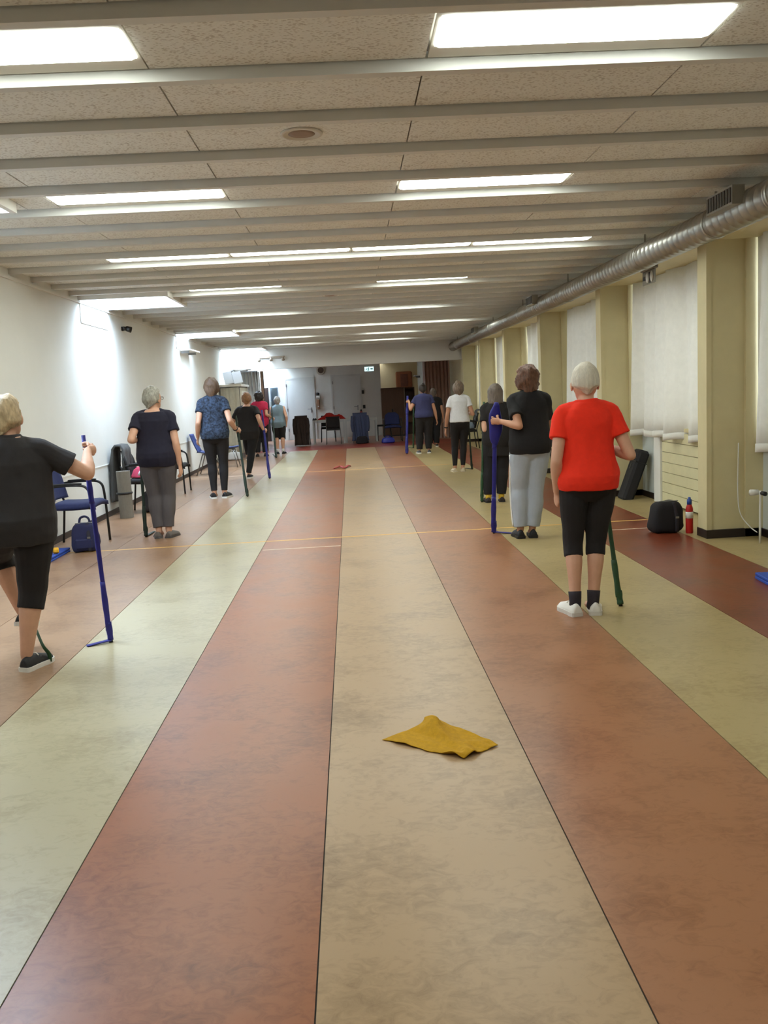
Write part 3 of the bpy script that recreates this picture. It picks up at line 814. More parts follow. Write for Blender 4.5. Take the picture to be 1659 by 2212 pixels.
# black outfit, bob
Y = 11.05
top, bot = P(1046, 868, Y+.05), PF(1041, 1085)
st, ax = stick('green band-wrapped stick held by the person with the grey bob', top, bot, M_greenband, .040)
c = P(1074, 920, Y)
person('person all in black with a grey bob and yellow ankle bands', P(1073, 828, Y).z, (c.x, Y+.06), [PF(1057, 1086), PF(1085, 1087)],
       [(top, P(1048, 945, Y-.05), (at(top, bot, 1.10), ax)), (P(1100, 930, Y+.3), P(1104, 940, Y), None)],
       (K_black, P(1074, 985, Y).z, .62, .7, 'boat'), (K_black2, 1.92, .016), ('bob', hairm('grey_brown_hair', (104, 92, 82), .25)),
       (mat('dark_brown_shoe', (44, 34, 34), .7), B_sole, 'slip', .12, 0), 1.03, .009, SKIN, .1, socks=(mat('yellow_elastic', (206, 166, 44), .7), .97))
# white T-shirt
Y = 15.5
top, bot = P(1012, 905, Y+.3), PF(1020, 1014)
st, ax = stick('dark green band-wrapped stick in front of the white T-shirt', top, bot, M_dkgreen, .040, tail=PF(1006, 1012))
c = P(993, 890, Y)
person('person in a white T-shirt and black leggings with pale shoes', P(994, 822, Y).z, (c.x, Y+.06), [PF(984, 1019), PF(1001, 1020)],
       [(hang(963, 926, Y, .06), P(962, 895, Y-.1), None), (top, P(1021, 895, Y+.0), (at(top, bot, 1.02), ax))],
       (cloth('white_cotton', (224, 224, 226)), P(993, 912, Y).z, .5, .35, 'crew'), (K_black, 1.92, 0.0), ('wavy', hairm('ash_hair', (118, 100, 84), .3)),
       (mat('cream_shoe', (206, 192, 164), .7), mat('cream_sole', (196, 184, 160), .7), 'slip', .1, 0), .93, .010, SKIN2, .0, wristband=0)
# navy T-shirt
Y = 20.6
top, bot = P(881, 855, Y+.25), PF(879, 981)
st, ax = stick('blue band-wrapped stick held out by the navy T-shirt', top, bot, M_blueband, .07)
gb = PF(893, 968); stick('green stick standing behind the blue one near the dark folding partition', P(894, 868, gb.y), gb, M_greenband, .04, tail=PF(882, 967))
c = P(916, 890, Y)
person('person in a navy T-shirt and black trousers with hair in a bun', P(911, 828, Y).z, (c.x, Y+.06), [PF(907, 980), PF(927, 980)],
       [(top, P(893, 884, Y-.05), (P(881, 868, Y+.25), ax)), (hang(943, 905, Y, .05), P(942, 885, Y-.1), None)],
       (cloth('navy_cotton', (52, 54, 92)), P(915, 902, Y).z, .52, .6, 'crew'), (K_black, 1.93, .02), ('bun', hairm('dark_hair', (44, 34, 30), .3)),
       (mat('grey_shoe', (84, 84, 88), .7), W_sole, 'sneaker', .15, 0), 1.08, .011, SKIN2, .0)
Y = 22.8
c = P(938, 890, Y)
person('person in black standing half hidden behind the navy T-shirt', P(936, 838, Y).z, (c.x, Y+.06), [PF(930, 966), PF(944, 966)],
       [(hang(930, 905, Y, .1), P(922, 885, Y-.1), None), (hang(957, 903, Y, .05), P(957, 884, Y-.1), None)],
       (K_black, P(938, 905, Y).z, .55, .6, 'crew'), (K_black2, 1.93, .02), ('short', hairm('greying_hair', (84, 72, 64), .3)),
       (B_shoe, W_sole, 'sneaker', .15, 0), 1.05, .012, SKIN2, .0)

# grey T-shirt, knee raised
Y = 4.88
top, bot = P(181, 940, 5.33), PF(240, 1387)
st, ax = stick('long blue band-wrapped stick gripped by the raised-knee person', top, bot, M_blueband, .037, False, PF(188, 1397))
c = P(20, 1060, Y)
hL = P(44, 1352, Y+.30); hR = PF(54, 1462)
r_, T_, legs_, _s = person('person in a charcoal T-shirt lifting one knee, with blond hair', P(10, 850, Y).z, (c.x, Y+.06), [hL, hR],
       [(P(-95, 1080, Y+.2), P(-110, 1000, Y-.1), None), (top, P(150, 1040, Y-.02), (P(191, 972, 5.31), ax))],
       (cloth('charcoal_cotton', (42, 39, 40)), P(20, 1178, Y).z, .62, .8, 'crew'), (K_black, 1.26, .006), ('short', hairm('blond_hair', (186, 164, 128), .25)),
       [(B_shoe, W_sole, 'sneaker', 0, -.25), (B_shoe, W_sole, 'sneaker', .35, 0)], 1.2, .007, SKIN, .15, knees=[P(-40, 1150, Y+.6), None])
gs = thing('elastic_band', 'narrow green elastic band stretched under the black and white sneaker', 'elastic band', PF(82, 1440))
mid_ = legs_[1][4]+Vector((.045, .13, 0))
part('band', MB().tube([mid_+Vector((.052, .01, .012)), mid_+Vector((.050, .01, .06)), mid_+Vector((.012, .02, .12)), legs_[0][2]+Vector((.05, -.02, .0))], [.012, .012, .010, .010], 8, 4, flat=.3, up=(0, 1, 0)), M_greenband, gs, True)
# navy boat-neck top
Y = 9.6
top, bot = P(301, 935, Y+.2), PF(316, 1160)
st, ax = stick('green band-wrapped stick held beside dark grey trousers', top, bot, M_dkgreen, .045, False, PF(333, 1149))
c = P(335, 960, Y)
person('person in a navy boat-neck top and grey trousers wearing glasses', P(328, 833, Y).z, (c.x, Y+.06), [PF(343, 1165), PF(364, 1166)],
       [(top, P(287, 965, Y-.05), (at(top, bot, 1.08), ax)), (hang(388, 1003, Y, .03), P(382, 950, Y-.15), None)],
       (cloth('dark_navy_cotton', (26, 24, 42)), P(340, 1008, Y).z, .56, .55, 'boat'), (cloth('grey_jersey', (82, 76, 76), None, 8), 1.9, .010), ('short', hairm('silver_hair', (150, 146, 134), .35)),
       (mat('taupe_shoe', (96, 88, 82), .8), mat('taupe_sole', (80, 74, 70), .8), 'slip', .25, 0), 1.08, .008, SKIN, .55, glasses=True)
# patterned blue top
Y = 13.3
top, bot = P(510, 898, Y+.25), PF(535, 1073)
st, ax = stick('dark green band-wrapped stick beside the patterned blue top', top, bot, M_dkgreen, .045)
c = P(461, 910, Y)
person('tall person in a patterned blue top and black leggings', P(456, 815, Y).z, (c.x, Y+.06), [PF(463, 1080), PF(485, 1080)],
       [(hang(427, 945, Y, .05), P(428, 905, Y-.15), None), (top, P(500, 915, Y-.05), (P(514, 930, Y+.22), ax))],
       (cloth('patterned_blue_jersey', (22, 26, 38), (62, 78, 102), 30, .3), P(460, 948, Y).z, .5, .5, 'crew'), (K_black, 1.93, 0.0), ('wavy', hairm('chestnut_hair', (98, 76, 58), .35)),
       (B_shoe, W_sole, 'sneaker', .25, 0), .98, .010, SKIN, .0, wristband=1)
# black T-shirt, ginger hair
Y = 16.45
top, bot = P(566, 886, Y+.1), PF(583, 1034)
st, ax = stick('blue band-wrapped stick in front of the crimson shirt', top, bot, M_blueband, .05, False)
c = P(535, 915, Y)
person('person in a black T-shirt with ginger hair, one leg lifted forward', P(529, 847, Y).z, (c.x, Y+.06), [Vector((c.x-.09, Y+.42, .32)), PF(537, 1035)],
       [(P(508, 905, Y+.35), P(505, 905, Y-.02), None), (top, P(563, 915, Y-.12), (P(572, 930, Y+.07), ax))],
       (K_black, P(535, 950, Y).z, .6, .55, 'boat'), (K_black2, 1.93, .004), ('short', hairm('ginger_hair', (140, 98, 62), .3)),
       [(B_shoe, W_sole, 'sneaker', 0, -.2), (B_shoe, W_sole, 'sneaker', .2, 0)], 1.05, .010, SKIN, .0, knees=[Vector((c.x-.12, Y+.7, .9)), None])
# crimson shirt
Y = 22.7
top, bot = P(586, 868, Y+.2), PF(597, 989)
st, ax = stick('dark green stick between the crimson shirt and the sleeveless grey top', top, bot, M_dkgreen, .05, False, PF(590, 982))
c = P(561, 895, Y)
person('person in a crimson polo shirt and black trousers with dark hair', P(559, 845, Y).z, (c.x, Y+.06), [PF(557, 986), PF(573, 987)],
       [(P(545, 915, Y+.25), P(538, 905, Y), None), (top, P(580, 902, Y-.05), (P(590, 905, Y+.18), ax))],
       (cloth('crimson_pique', (186, 36, 72)), P(560, 922, Y).z, .6, .5, 'collar'), (K_black, 1.93, .015), ('curly', hairm('near_black_hair', (40, 30, 28), .3)),
       (B_shoe, B_sole, 'sneaker', .15, 0), 1.02, .011, SKIN, .0)
# sleeveless grey top
Y = 23.4
c = P(600, 900, Y)
person('person in a sleeveless grey-blue top and black knee shorts', P(593, 856, Y).z, (c.x, Y+.06), [PF(601, 981), PF(612, 981)],
       [(P(588, 905, Y+.3), P(583, 900, Y), None), (hang(619, 915, Y, .05), P(618, 895, Y-.1), None)],
       (cloth('grey_blue_jersey', (120, 142, 154)), P(600, 924, Y).z, 0, .5, 'crew'), (K_black, 1.08, .012), ('short', hairm('white_grey_hair', (150, 146, 142), .3)),
       (mat('dark_sandal', (40, 40, 46), .7), B_sole, 'slip', .2, 0), 1.1, .011, SKIN, .0, socks=(cloth('white_sock', (216, 214, 208)), .84))

# ------------------------------------------------------------------ chairs
def armchair(label, loc, rz, up=M_navyup, frame=M_black, group='upholstered chairs with armrests'):
    t = thing('armchair', label, 'chair', loc, rz, group)
    for sd in (-1, 1):
        x = sd*.265
        lpart('arm_frame', MB().tube([(x, .235, .0), (x, .225, .40), (x, .215, .57), (x, .19, .635), (x, .12, .665), (x, -.08, .668), (x*.97, -.22, .655)], .0135, 10, 4), frame, t, True)
        lpart('leg', MB().tube([(x*.95, -.27, 0), (x*.95, -.225, .40), (x*.93, -.225, .48), (x*.88, -.285, .66)], .0125, 10, 4), frame, t, True)
        lpart('arm_pad', MB().tube([(x, .13, .682), (x, .0, .684), (x, -.15, .680)], [.018, .021, .018], 10, 3, flat=.55, up=(0, 0, 1), round_end=True), M_blkpl, t, True)
    lpart('seat_rail', MB().tube([(-.265, .20, .42), (.265, .20, .42)], .011, 8), frame, t, True); lpart('seat_rail', MB().tube([(-.25, -.2, .42), (.25, -.2, .42)], .011, 8), frame, t, True)
    def seat(u, v): 
        x = (u-.5)*.49; y = -.22+v*.48
        e = min(1, 8*min(u, 1-u))*min(1, 8*min(v, 1-v))
        return (x, y, .445+.038*e**.5+.012*math.sin(PI*u)-.01*math.sin(PI*v))
    lpart('seat', MB().grid(seat, 14, 14, .045), up, t, True)
    def bk(u, v):
        hw = .225*(1 if v < .6 else math.sqrt(max(0, 1-((v-.6)/.46)**2)))
        x = (u-.5)*2*hw; z = .50+v*.36
        return (x, -.235-(z-.5)*.22+.05*(x/.225)**2-.0, z)
    lpart('backrest', MB().grid(bk, 14, 14, .032), up, t, True)
    return t
def stack_chair(label, loc, rz, up=M_blackup, frame=M_chrome, group='black chairs round the tables'):
    t = thing('stacking_chair', label, 'chair', loc, rz, group)
    for sx in (-1, 1):
        lpart('leg', MB().tube([(sx*.23, .21, 0), (sx*.21, .19, .44)], .011, 8), frame, t, True)
        lpart('leg', MB().tube([(sx*.23, -.24, 0), (sx*.21, -.20, .44), (sx*.20, -.255, .80)], .011, 8, 3), frame, t, True)
    lpart('seat_rail', MB().tube([(-.21, -.20, .43), (.21, -.20, .43)], .01, 8), frame, t, True); lpart('seat_rail', MB().tube([(-.21, .19, .43), (.21, .19, .43)], .01, 8), frame, t, True)
    lpart('seat', MB().rbox(-.22, .22, -.21, .23, .44, .485, .018), up, t)
    lpart('backrest', MB().grid(lambda u, v: ((u-.5)*.42, -.225-(v*.34)*.14+.03*((u-.5)*2)**2, .50+v*.34), 8, 8, .028), up, t, True)
    return t
def shell_chair(label, loc, rz, group='blue plastic shell chairs along the plain wall'):
    t = thing('shell_chair', label, 'chair', loc, rz, group)
    for sx in (-1, 1):
        lpart('leg', MB().tube([(sx*.22, .20, 0), (sx*.16, .10, .43)], .011, 8), M_chrome, t, True)
        lpart('leg', MB().tube([(sx*.22, -.24, 0), (sx*.16, -.10, .43)], .011, 8), M_chrome, t, True)
    def sh(u, v):
        x = (u-.5)*2
        if v < .5: y = .24-.46*(v/.5); z = .455-.03*math.sin(PI*v/.5)+.02*(1-v/.5)*-1; hw = .22
        else:
            q = (v-.5)/.5; y = -.22-.11*q-.04*math.sin(PI*q*.5); z = .455+.38*q; hw = .22-.03*q*q
        return (x*hw, y+(.05*x*x if v > .5 else 0), z+(.035*x*x if v < .5 else 0))
    lpart('shell', MB().grid(sh, 12, 24, .008), mat('blue_plastic', (44, 62, 118), .4), t, True)
    lpart('seat_bracket', MB().box(-.17, .17, -.11, .11, .405, .42), M_chrome, t)
    return t
def drape(name, label, cat, loc, rz, wid, f_len, b_len, thick, material, seed, top=.87, backy=-.30, sleeves=True, group=None):
    """garment hung over a chair back"""
    t = thing(name, label, cat, loc, rz, group); rr = random.Random(seed); p0, p1 = rr.uniform(0, 6), rr.uniform(0, 6)
    tot = f_len+b_len+.07
    def fn(u, v):
        d = v*tot; x = (u-.5)*wid
        if d < f_len: y = backy+.055; z = top-(f_len-d)
        elif d < f_len+.07: q = (d-f_len)/.07; y = backy+.055-.11*q; z = top+.03*math.sin(PI*q)
        else: y = backy-.055; z = top-(d-f_len-.07)
        k = min(1, abs(top-z)*4)
        y += (.022*math.sin(x*34+p0)+.014*math.sin(x*71+p1+z*5))*k*(1 if d < f_len else -1)
        x *= (.80+.20*k)*(1+.10*k*math.sin(z*5+p0)-.10*max(0, k-.5)*math.sin(z*9+p1))
        return (x, y-(.02*k if d > f_len else 0), max(z, .02))
    lpart('cloth', MB().grid(fn, 26, 30, thick), material, t, True)
    if sleeves:
        for sx in (-1, 1):
            lpart('sleeve', MB().tube([(sx*wid*.40, backy-.10, top-.04), (sx*wid*.46, backy-.14, top-.25), (sx*wid*.43, backy-.13, top-.50)], [.055, .052, .045], 12, 4).noise(.012, 14, seed), material, t, True)
    return t
def bag(name, label, cat, loc, rz, sx, sy, sz, material, slant=0.0, strap=True, handle=True, seed=1, flap=False):
    t = thing(name, label, cat, loc, rz)
    mb = MB().ell((0, 0, 0), (1, 1, 1), 28, 20); out = []
    for v in mb.v:
        f = lambda a, e: math.copysign(abs(a)**e, a)
        z = (f(v.z, .45)+1)/2; k = 1-.22*z
        out.append(Vector((f(v.x, .5)*sx/2*k+slant*z, f(v.y, .5)*sy/2*k, max(.003, z*sz))))
    mb.v = out; mb.noise(.018*min(1, sz/.3), 9, seed); mb.v = [Vector((v.x, v.y, max(v.z, .002))) for v in mb.v]
    lpart('bag_body', mb, material, t, True)
    dk = mat('webbing_dark', (38, 36, 44), .8)
    if strap:
        lpart('strap', MB().tube([(sx*.18+slant*.1, -sy*.50, sz*.05), (sx*.16+slant*.5, -sy*.47, sz*.5), (sx*.10+slant, -sy*.30, sz*.98)], .018, 8, 5, flat=.25, up=(0, 1, 0)), dk, t, True)
        lpart('buckle', MB().box(sx*.16+slant*.5-.016, sx*.16+slant*.5+.016, -sy*.53, -sy*.50, sz*.48, sz*.54), M_chrome, t)
    if handle:
        lpart('handle', MB().tube([(-sx*.18+slant, 0, sz*.93), (-sx*.14+slant, .01, sz*1.14), (sx*.02+slant, 0, sz*1.2), (sx*.14+slant, 0, sz*1.12), (sx*.18+slant, 0, sz*.92)], .012, 8, 4), material, t, True)
    if flap:
        lpart('pocket', MB().rbox(-sx*.3+slant*.3, sx*.28+slant*.3, -sy*.53, -sy*.40, sz*.12, sz*.48, .015), material, t)
    lpart('zip', MB().tube([(-sx*.3+slant*.95, -sy*.12, sz*.985), (slant, -sy*.14, sz*1.0), (sx*.3+slant*.95, -sy*.12, sz*.985)], .004, 6, 3), M_chrome, t, True)
    return t

R90 = -PI/2
armchair('blue armchair with black tube frame beside the navy backpack', (-2.98, 9.43, 0), R90)
armchair('black armchair loaded with a grey coat and pink jacket', (-2.85, 12.12, 0), R90, M_blackup)
armchair('dark armchair half hidden behind the grey trousers', (-3.0, 14.55, 0), R90, M_blackup)
shell_chair('blue plastic shell chair left of the patterned blue top', (-2.92, 17.9, 0), R90)
shell_chair('blue plastic shell chair seen between the black leggings', (-2.75, 19.6, 0), R90)
armchair('navy armchair standing before the brown double-door cabinet', (1.25, 26.55, 0), PI)
armchair('dark armchair by the window wall heaped with a grey jacket', (3.12-.28, 21.6, 0), PI/2, M_blackup)
armchair('dark armchair by a pillar behind the grey joggers', (2.86, 13.3, 0), PI/2, M_blackup)
drape('coat', 'long dark grey coat draped over the black armchair', 'coat', (-2.85, 12.12, 0), R90, .46, .32, .72, .03, cloth('grey_wool', (74, 74, 72)), 3, .90, -.32, False)
def heap(name, label, cat, loc, sx, sy, sz, material, seed, extra=None, rz=0.0):
    t = thing(name, label, cat, loc, rz)
    def fn(u, v):
        x = (u-.5)*2; y = (v-.5)*2; r = max(abs(x), abs(y))
        n = noise.noise(Vector((x*1.7+seed, y*1.7, seed)))+.5*noise.noise(Vector((x*4+seed, y*4, 1)))
        z = sz*max(.04, (1-r**2.2))*(.75+.55*n)
        k = 1+.16*noise.noise(Vector((x*2, y*2, seed+9)))
        return (x*sx/2*k, y*sy/2*k, max(.006, z))
    lpart('cloth', MB().grid(fn, 30, 30, .005), material, t, True)
    if extra:
        lpart('lining', MB().tube([(-sx*.25, -sy*.42, .03), (0, -sy*.36, sz*.5), (sx*.2, -sy*.40, .04)], .03, 10, 4).noise(.01, 20, seed), extra, t, True)
    return t
heap('jacket', 'crumpled pink jacket with white lining on the black armchair seat', 'jacket', (-2.82, 12.14, .482), .42, .40, .30, cloth('pink_nylon', (186, 62, 88)), 2.3, cloth('white_lining', (222, 218, 220)))
heap('jacket', 'grey-blue jacket heaped on the dark armchair by the windows', 'jacket', (2.85, 21.6, .482), .40, .40, .26, cloth('greyblue_nylon', (120, 134, 148)), 4.1, None)
drape('jacket', 'black jacket with a pale stripe hung on the window-wall armchair', 'jacket', (2.84, 21.6, 0), PI/2, .44, .25, .5, .025, cloth('black_nylon', (32, 34, 40), (120, 124, 126), 9), 8, .90, -.32, False)
bag('shoulder_bag', 'dark slouchy bag under the black armchair', 'bag', (-2.82, 12.12, 0), R90, .34, .24, .30, cloth('charcoal_canvas', (52, 52, 58)), 0, False, False, 4)
bag('backpack', 'navy backpack with a top handle on the floor by the blue armchair', 'backpack', (-2.80, 8.99, 0), .15, .30, .22, .30, cloth('navy_canvas', (34, 36, 70), None, 20), .01, True, True, 2, True)
bag('sports_bag', 'black sports bag with a grey strap at the pillar foot', 'bag', (2.94, 8.16, 0), .1, .33, .26, .30, cloth('black_canvas', (26, 24, 28)), .02, True, False, 6)

# rolled grey mat with strap
def roll(label, loc, r, h, material):
    t = thing('rolled_mat', label, 'rolled mat', loc)
    out = []; N = 60
    for k in range(N+1):
        a = 2*PI*k/N*3.0; rr = r*(.35+.65*k/N); out.append((rr*math.cos(a+.6), rr*math.sin(a+.6)))
    inn = [(x*(1-.012/max(.02, math.hypot(x, y))), y*(1-.012/max(.02, math.hypot(x, y)))) for x, y in out]
    mb = MB()
    for i in range(N):
        a, b, c, d = out[i], out[i+1], inn[i+1], inn[i]
        vs = [(*p, z) for z in (0, h) for p in (a, b, c, d)]
        mb.add(vs, [(0, 3, 2, 1), (4, 5, 6, 7), (0, 1, 5, 4), (2, 3, 7, 6)])
    lpart('mat_spiral', mb, material, t)
    lpart('strap', MB().tube([(math.cos(q)*(r+.003), math.sin(q)*(r+.003), h*.53) for q in [2*PI*j/24 for j in range(25)]], .009, 6, flat=1.6, up=(0, 0, 1)), M_blkpl, t, True)
    return t
roll('grey rolled mat with black strap standing by the coat-laden armchair', (-3.03, 11.56, 0), .095, .62, mat('grey_foam', (128, 124, 116), .9, .04, 20))
# black case leaning at the second pillar
t = thing('padded_case', 'long black padded case leaning by the second pillar', 'case', (3.27, 10.66, 0))
Ml = Matrix.Rotation(.36, 4, 'Y')
lpart('case_body', MB().rbox(.0, .14, -.13, .13, 0.0, .66, .03, Ml), cloth('black_padding', (34, 32, 34)), t)
lpart('seam', MB().box(-.004, .144, -.132, .132, .50, .51, Ml), M_blkpl, t)
lpart('pull_tab', MB().box(-.006, .002, -.02, .02, .40, .47, Ml), M_blkpl, t)
# drinking bottle
def bottle(label, loc, r, h, body, cap, band=None, name='drinking_bottle'):
    t = thing(name, label, 'bottle', loc)
    q = [(0, r*.92), (.01, r), (h*.68, r), (h*.76, r*.75), (h*.80, r*.6)]
    lpart('bottle_body', MB().rings([[(rr*math.cos(a), rr*math.sin(a), z) for a in [2*PI*j/20 for j in range(20)]] for z, rr in q]), body, t, True)
    q = [(h*.80, r*.66), (h*.93, r*.66), (h*.95, r*.4), (h, r*.35)]
    lpart('cap', MB().rings([[(rr*math.cos(a), rr*math.sin(a), z) for a in [2*PI*j/20 for j in range(20)]] for z, rr in q]), cap, t, True)
    if band:
        q = [(h*.42, r*1.02), (h*.60, r*1.02)]
        lpart('label_band', MB().rings([[(rr*math.cos(a), rr*math.sin(a), z) for a in [2*PI*j/20 for j in range(20)]] for z, rr in q]), band, t, True)
    return t
M_redp = mat('red_plastic', (186, 30, 26), .35); M_bluep = mat('blue_plastic_cap', (40, 76, 160), .4); M_whitep = mat('white_plastic', (222, 220, 212), .4)
bottle('red drinking bottle with blue cap between black bag and pillar', (3.125, 8.02, 0), .034, .34, M_redp, M_bluep, M_whitep)
bottle('red drinking bottle on the floor beside the plain wall', (-3.05, 21.2, 0), .04, .28, M_redp, M_whitep)
bottle('red thermos flask with black lid on the white table', (.33, 27.25, .742), .045, .26, mat('dark_red_metal', (140, 56, 48), .35), M_blkpl)
bag('plastic_bag', 'small white bag on the floor beside the red bottle', 'bag', (-2.95, 21.9, 0), 0, .40, .25, .20, mat('white_film', (204, 202, 200), .5), 0, False, True, 9)
# foam mats
M_bluemat = mat('blue_foam', (36, 74, 168), .7, .06, 30, .1, 200)
def matstack(label, loc, rz, sx, sy, mark=None):
    t = thing('exercise_mat', label, 'exercise mat', loc, rz)
    lpart('mat_layer', MB().rbox(0, sx, 0, sy, 0, .02, .004), M_bluemat, t)
    lpart('mat_layer', MB().rbox(.006, sx-.004, .004, sy+.01, .022, .042, .004), M_bluemat, t)
    if mark: lpart('printed_mark', MB().prism([(mark[0]+.05*math.cos(a), mark[1]+.035*math.sin(a)) for a in [2*PI*j/20 for j in range(20)]], .042, .0428), M_whitep, t)
    return t
a = PF(1617, 1250)
matstack('folded blue exercise mat with white mark on the red strip', (a.x+.01, a.y-.42, 0), -.08, .60, .42, (.20, .33))
matstack('folded blue exercise mat under the yellow dumbbells', (-3.30, 8.42, 0), 0, .33, .60)
M_yel = mat('yellow_vinyl', (224, 166, 30), .45)
def dumbbell(label, loc, rz):
    t = thing('dumbbell', label, 'dumbbell', loc, rz, 'pair of yellow dumbbells')
    for sx in (-1, 1):
        q = [(-.028, .024), (-.02, .031), (.02, .031), (.028, .024)]
        lpart('weight', MB().rings([[(sx*.062+x, r*math.cos(a), .031+r*math.sin(a)) for a in [2*PI*j/8+PI/8 for j in range(8)]] for x, r in q]), M_yel, t)
    lpart('grip', MB().tube([(-.05, 0, .031), (.05, 0, .031)], .013, 10), M_yel, t, True)
dumbbell('yellow dumbbell on the blue mat, touching the backpack side', (-3.06, 8.66, .0425), .4)
dumbbell('yellow dumbbell on the blue mat, nearer the skirting', (-3.19, 8.80, .0425), .15)

# yellow cloth
pL, pT, pR, pB = PF(826, 1600), PF(940, 1553), PF(1076, 1612), PF(1003, 1641)
yc = thing('yellow_cloth', 'crumpled mustard yellow cloth lying on the sand-coloured strip', 'cloth', ((pL.x+pR.x)/2, (pL.y+pR.y)/2, 0))
def cl(u, v):
    a = pL.lerp(pT, u); b = pB.lerp(pR, u); p = a.lerp(b, v)
    wob = .012*noise.noise(Vector((u*6, v*6, 3)))
    p = p+Vector((wob, wob*.8, 0))+(pR-pL)*(.06*math.exp(-((u-.62)/.18)**2-(v/.25)**2))
    fold = .042*math.exp(-((u-.72)/.16)**2-((v-.12)/.22)**2)
    r1 = .014*max(0, math.sin(9*u+5*v+.6))**2*math.sin(PI*min(1, max(0, v*1.05)))
    r2 = .020*math.exp(-((v-.85-.1*math.sin(u*7))/.10)**2)*(1-.6*u)
    r3 = .012*noise.noise(Vector((u*4.5, v*3.2, 8)))
    return Vector((p.x, p.y, .005+max(0, fold+r1+r2+r3)))
lpart('cloth_sheet', (lambda mb: (setattr(mb, 'v', [q-Vector(yc.location) for q in mb.v]), mb)[1])(MB().grid(lambda u, v: cl(u, 1-v), 60, 60, .0025)), mat('mustard_microfibre', (190, 142, 12), .95, .10, 60, .4, 420), yc, True)
# red elastic band on the floor
rb = thing('elastic_band', 'loose red elastic band lying on the floor far down the hall', 'elastic band', PF(740, 1011))
part('band', MB().tube([PF(722, 1013)+Vector((0, 0, .012)), PF(735, 1010)+Vector((0, 0, .03)), PF(744, 1012)+Vector((0, 0, .014)), PF(752, 1009)+Vector((0, 0, .03)), PF(757, 1008)+Vector((0, 0, .012))], [.02, .03, .026, .03, .02], 8, 5, flat=.5, up=(0, 0, 1)), mat('red_rubber', (150, 40, 44), .6), rb, True)

# ------------------------------------------------------------------ tables and their chairs
M_ttop = mat('white_laminate', (206, 204, 196), .4); M_tleg = mat('pale_grey_metal', (196, 198, 196), .45)
def table(label, x0, x1, y0, y1):
    t = thing('table', label, 'table', ((x0+x1)/2, (y0+y1)/2, 0), 0, 'white tables pushed together')
    a, b = (x1-x0)/2, (y1-y0)/2
    lpart('table_top', MB().rbox(-a, a, -b, b, .715, .74, .004), M_ttop, t)
    lpart('apron', MB().box(-a+.055, a-.055, -b+.02, -b+.05, .655, .715), M_tleg, t); lpart('apron', MB().box(-a+.055, a-.055, b-.05, b-.02, .655, .715), M_tleg, t)
    for sx in (-1, 1):
        for sy in (-1, 1):
            lpart('leg', MB().box(sx*(a-.03)-.025, sx*(a-.03)+.025, sy*(b-.03)-.025, sy*(b-.03)+.025, 0, .715), M_tleg, t)
    return t
table('white table under the red jacket', -1.19, -.20, 27.0, 27.8)
table('white table under the thermos flask', -.195, .80, 27.0, 27.8)
stack_chair('black chair with its back to the hall before the red jacket table', (-.55, 26.80, 0), 0)
stack_chair('black chair hidden under the denim jacket', (.27, 26.80, 0), 0)
stack_chair('black chair at the table end under the brown coat', (-1.52, 27.1, 0), 0)
stack_chair('black chair behind the thermos table', (.30, 28.2, 0), PI, M_blackup, M_black)
stack_chair('black chair behind the red jacket table', (-.75, 28.2, 0), PI, M_blackup, M_black)
stack_chair('black chair at the table end next to the navy armchair', (1.02, 27.45, 0), PI/2, M_blackup, M_black)
drape('jacket', 'blue denim-coloured jacket hung over a chair before the tables', 'jacket', (.27, 26.80, 0), 0, .52, .25, .78, .03, cloth('denim', (68, 76, 104)), 5, .86, -.27)
drape('coat', 'long brown coat hung over the chair at the table end', 'coat', (-1.52, 27.1, 0), 0, .46, .25, .84, .03, cloth('brown_wool', (60, 48, 42)), 6, .86, -.27)
heap('jacket', 'bright red jacket heaped on the white table', 'jacket', (-.58, 27.25, .742), .82, .40, .22, cloth('red_nylon', (176, 30, 20)), 1.4)
heap('pouch', 'small black pouch on the table corner beside the red jacket', 'pouch', (-1.12, 27.2, .742), .14, .18, .08, M_blkpl, 5.5)
heap('scarf', 'white cloth lying flat on the table beside the thermos', 'cloth', (.03, 27.15, .742), .26, .2, .04, cloth('white_scarf', (220, 218, 214)), 7.7)
bag('gym_bag', 'shiny royal blue bag on the floor before the navy armchair', 'bag', (1.06, 25.75, 0), .1, .42, .28, .17, mat('royal_blue_vinyl', (40, 48, 150), .25, .2, 12), 0, False, True, 3)
bag('shoulder_bag', 'black bag standing under the denim jacket chair', 'bag', (.30, 26.16, 0), 0, .40, .26, .22, cloth('black_leather', (28, 26, 30)), 0, False, False, 7)

# ------------------------------------------------------------------ far wall fittings
M_door = mat('door_paint', (212, 211, 205), .6, .02, 3); M_steel = mat('brushed_steel', (150, 150, 150), .35, metal=.9)
def door(n, label, x0, x1, top, material, handle_right=True):
    o = bpy.data.objects.new('door_%d' % n, None); C.objects.link(o); o['kind'] = 'structure'; tag(o, label, 'door')
    fr = MB().box(x0-.06, x0, YF-.035, YF, 0, top+.06).box(x1, x1+.06, YF-.035, YF, 0, top+.06).box(x0, x1, YF-.035, YF, top, top+.06)
    part('door_frame', fr, material, o)
    lf = part('door_leaf', MB().box(x0+.006, x1-.006, YF-.026, YF-.001, .012, top-.006), material, o)
    hx = x1-.09 if handle_right else x0+.09; sg = -1 if handle_right else 1
    part('handle', MB().box(hx-.02, hx+.02, YF-.034, YF-.026, .92, 1.10).tube([(hx, YF-.03, 1.05), (hx, YF-.075, 1.05), (hx+sg*.03, YF-.08, 1.05), (hx+sg*.13, YF-.08, 1.05)], .010, 8), M_steel, lf)
    hg = x0 if handle_right else x1
    for z in (.3, 1.0, top-.25): part('hinge', MB().box(hg-.012, hg+.02, YF-.045, YF-.026, z, z+.10), M_steel, lf)
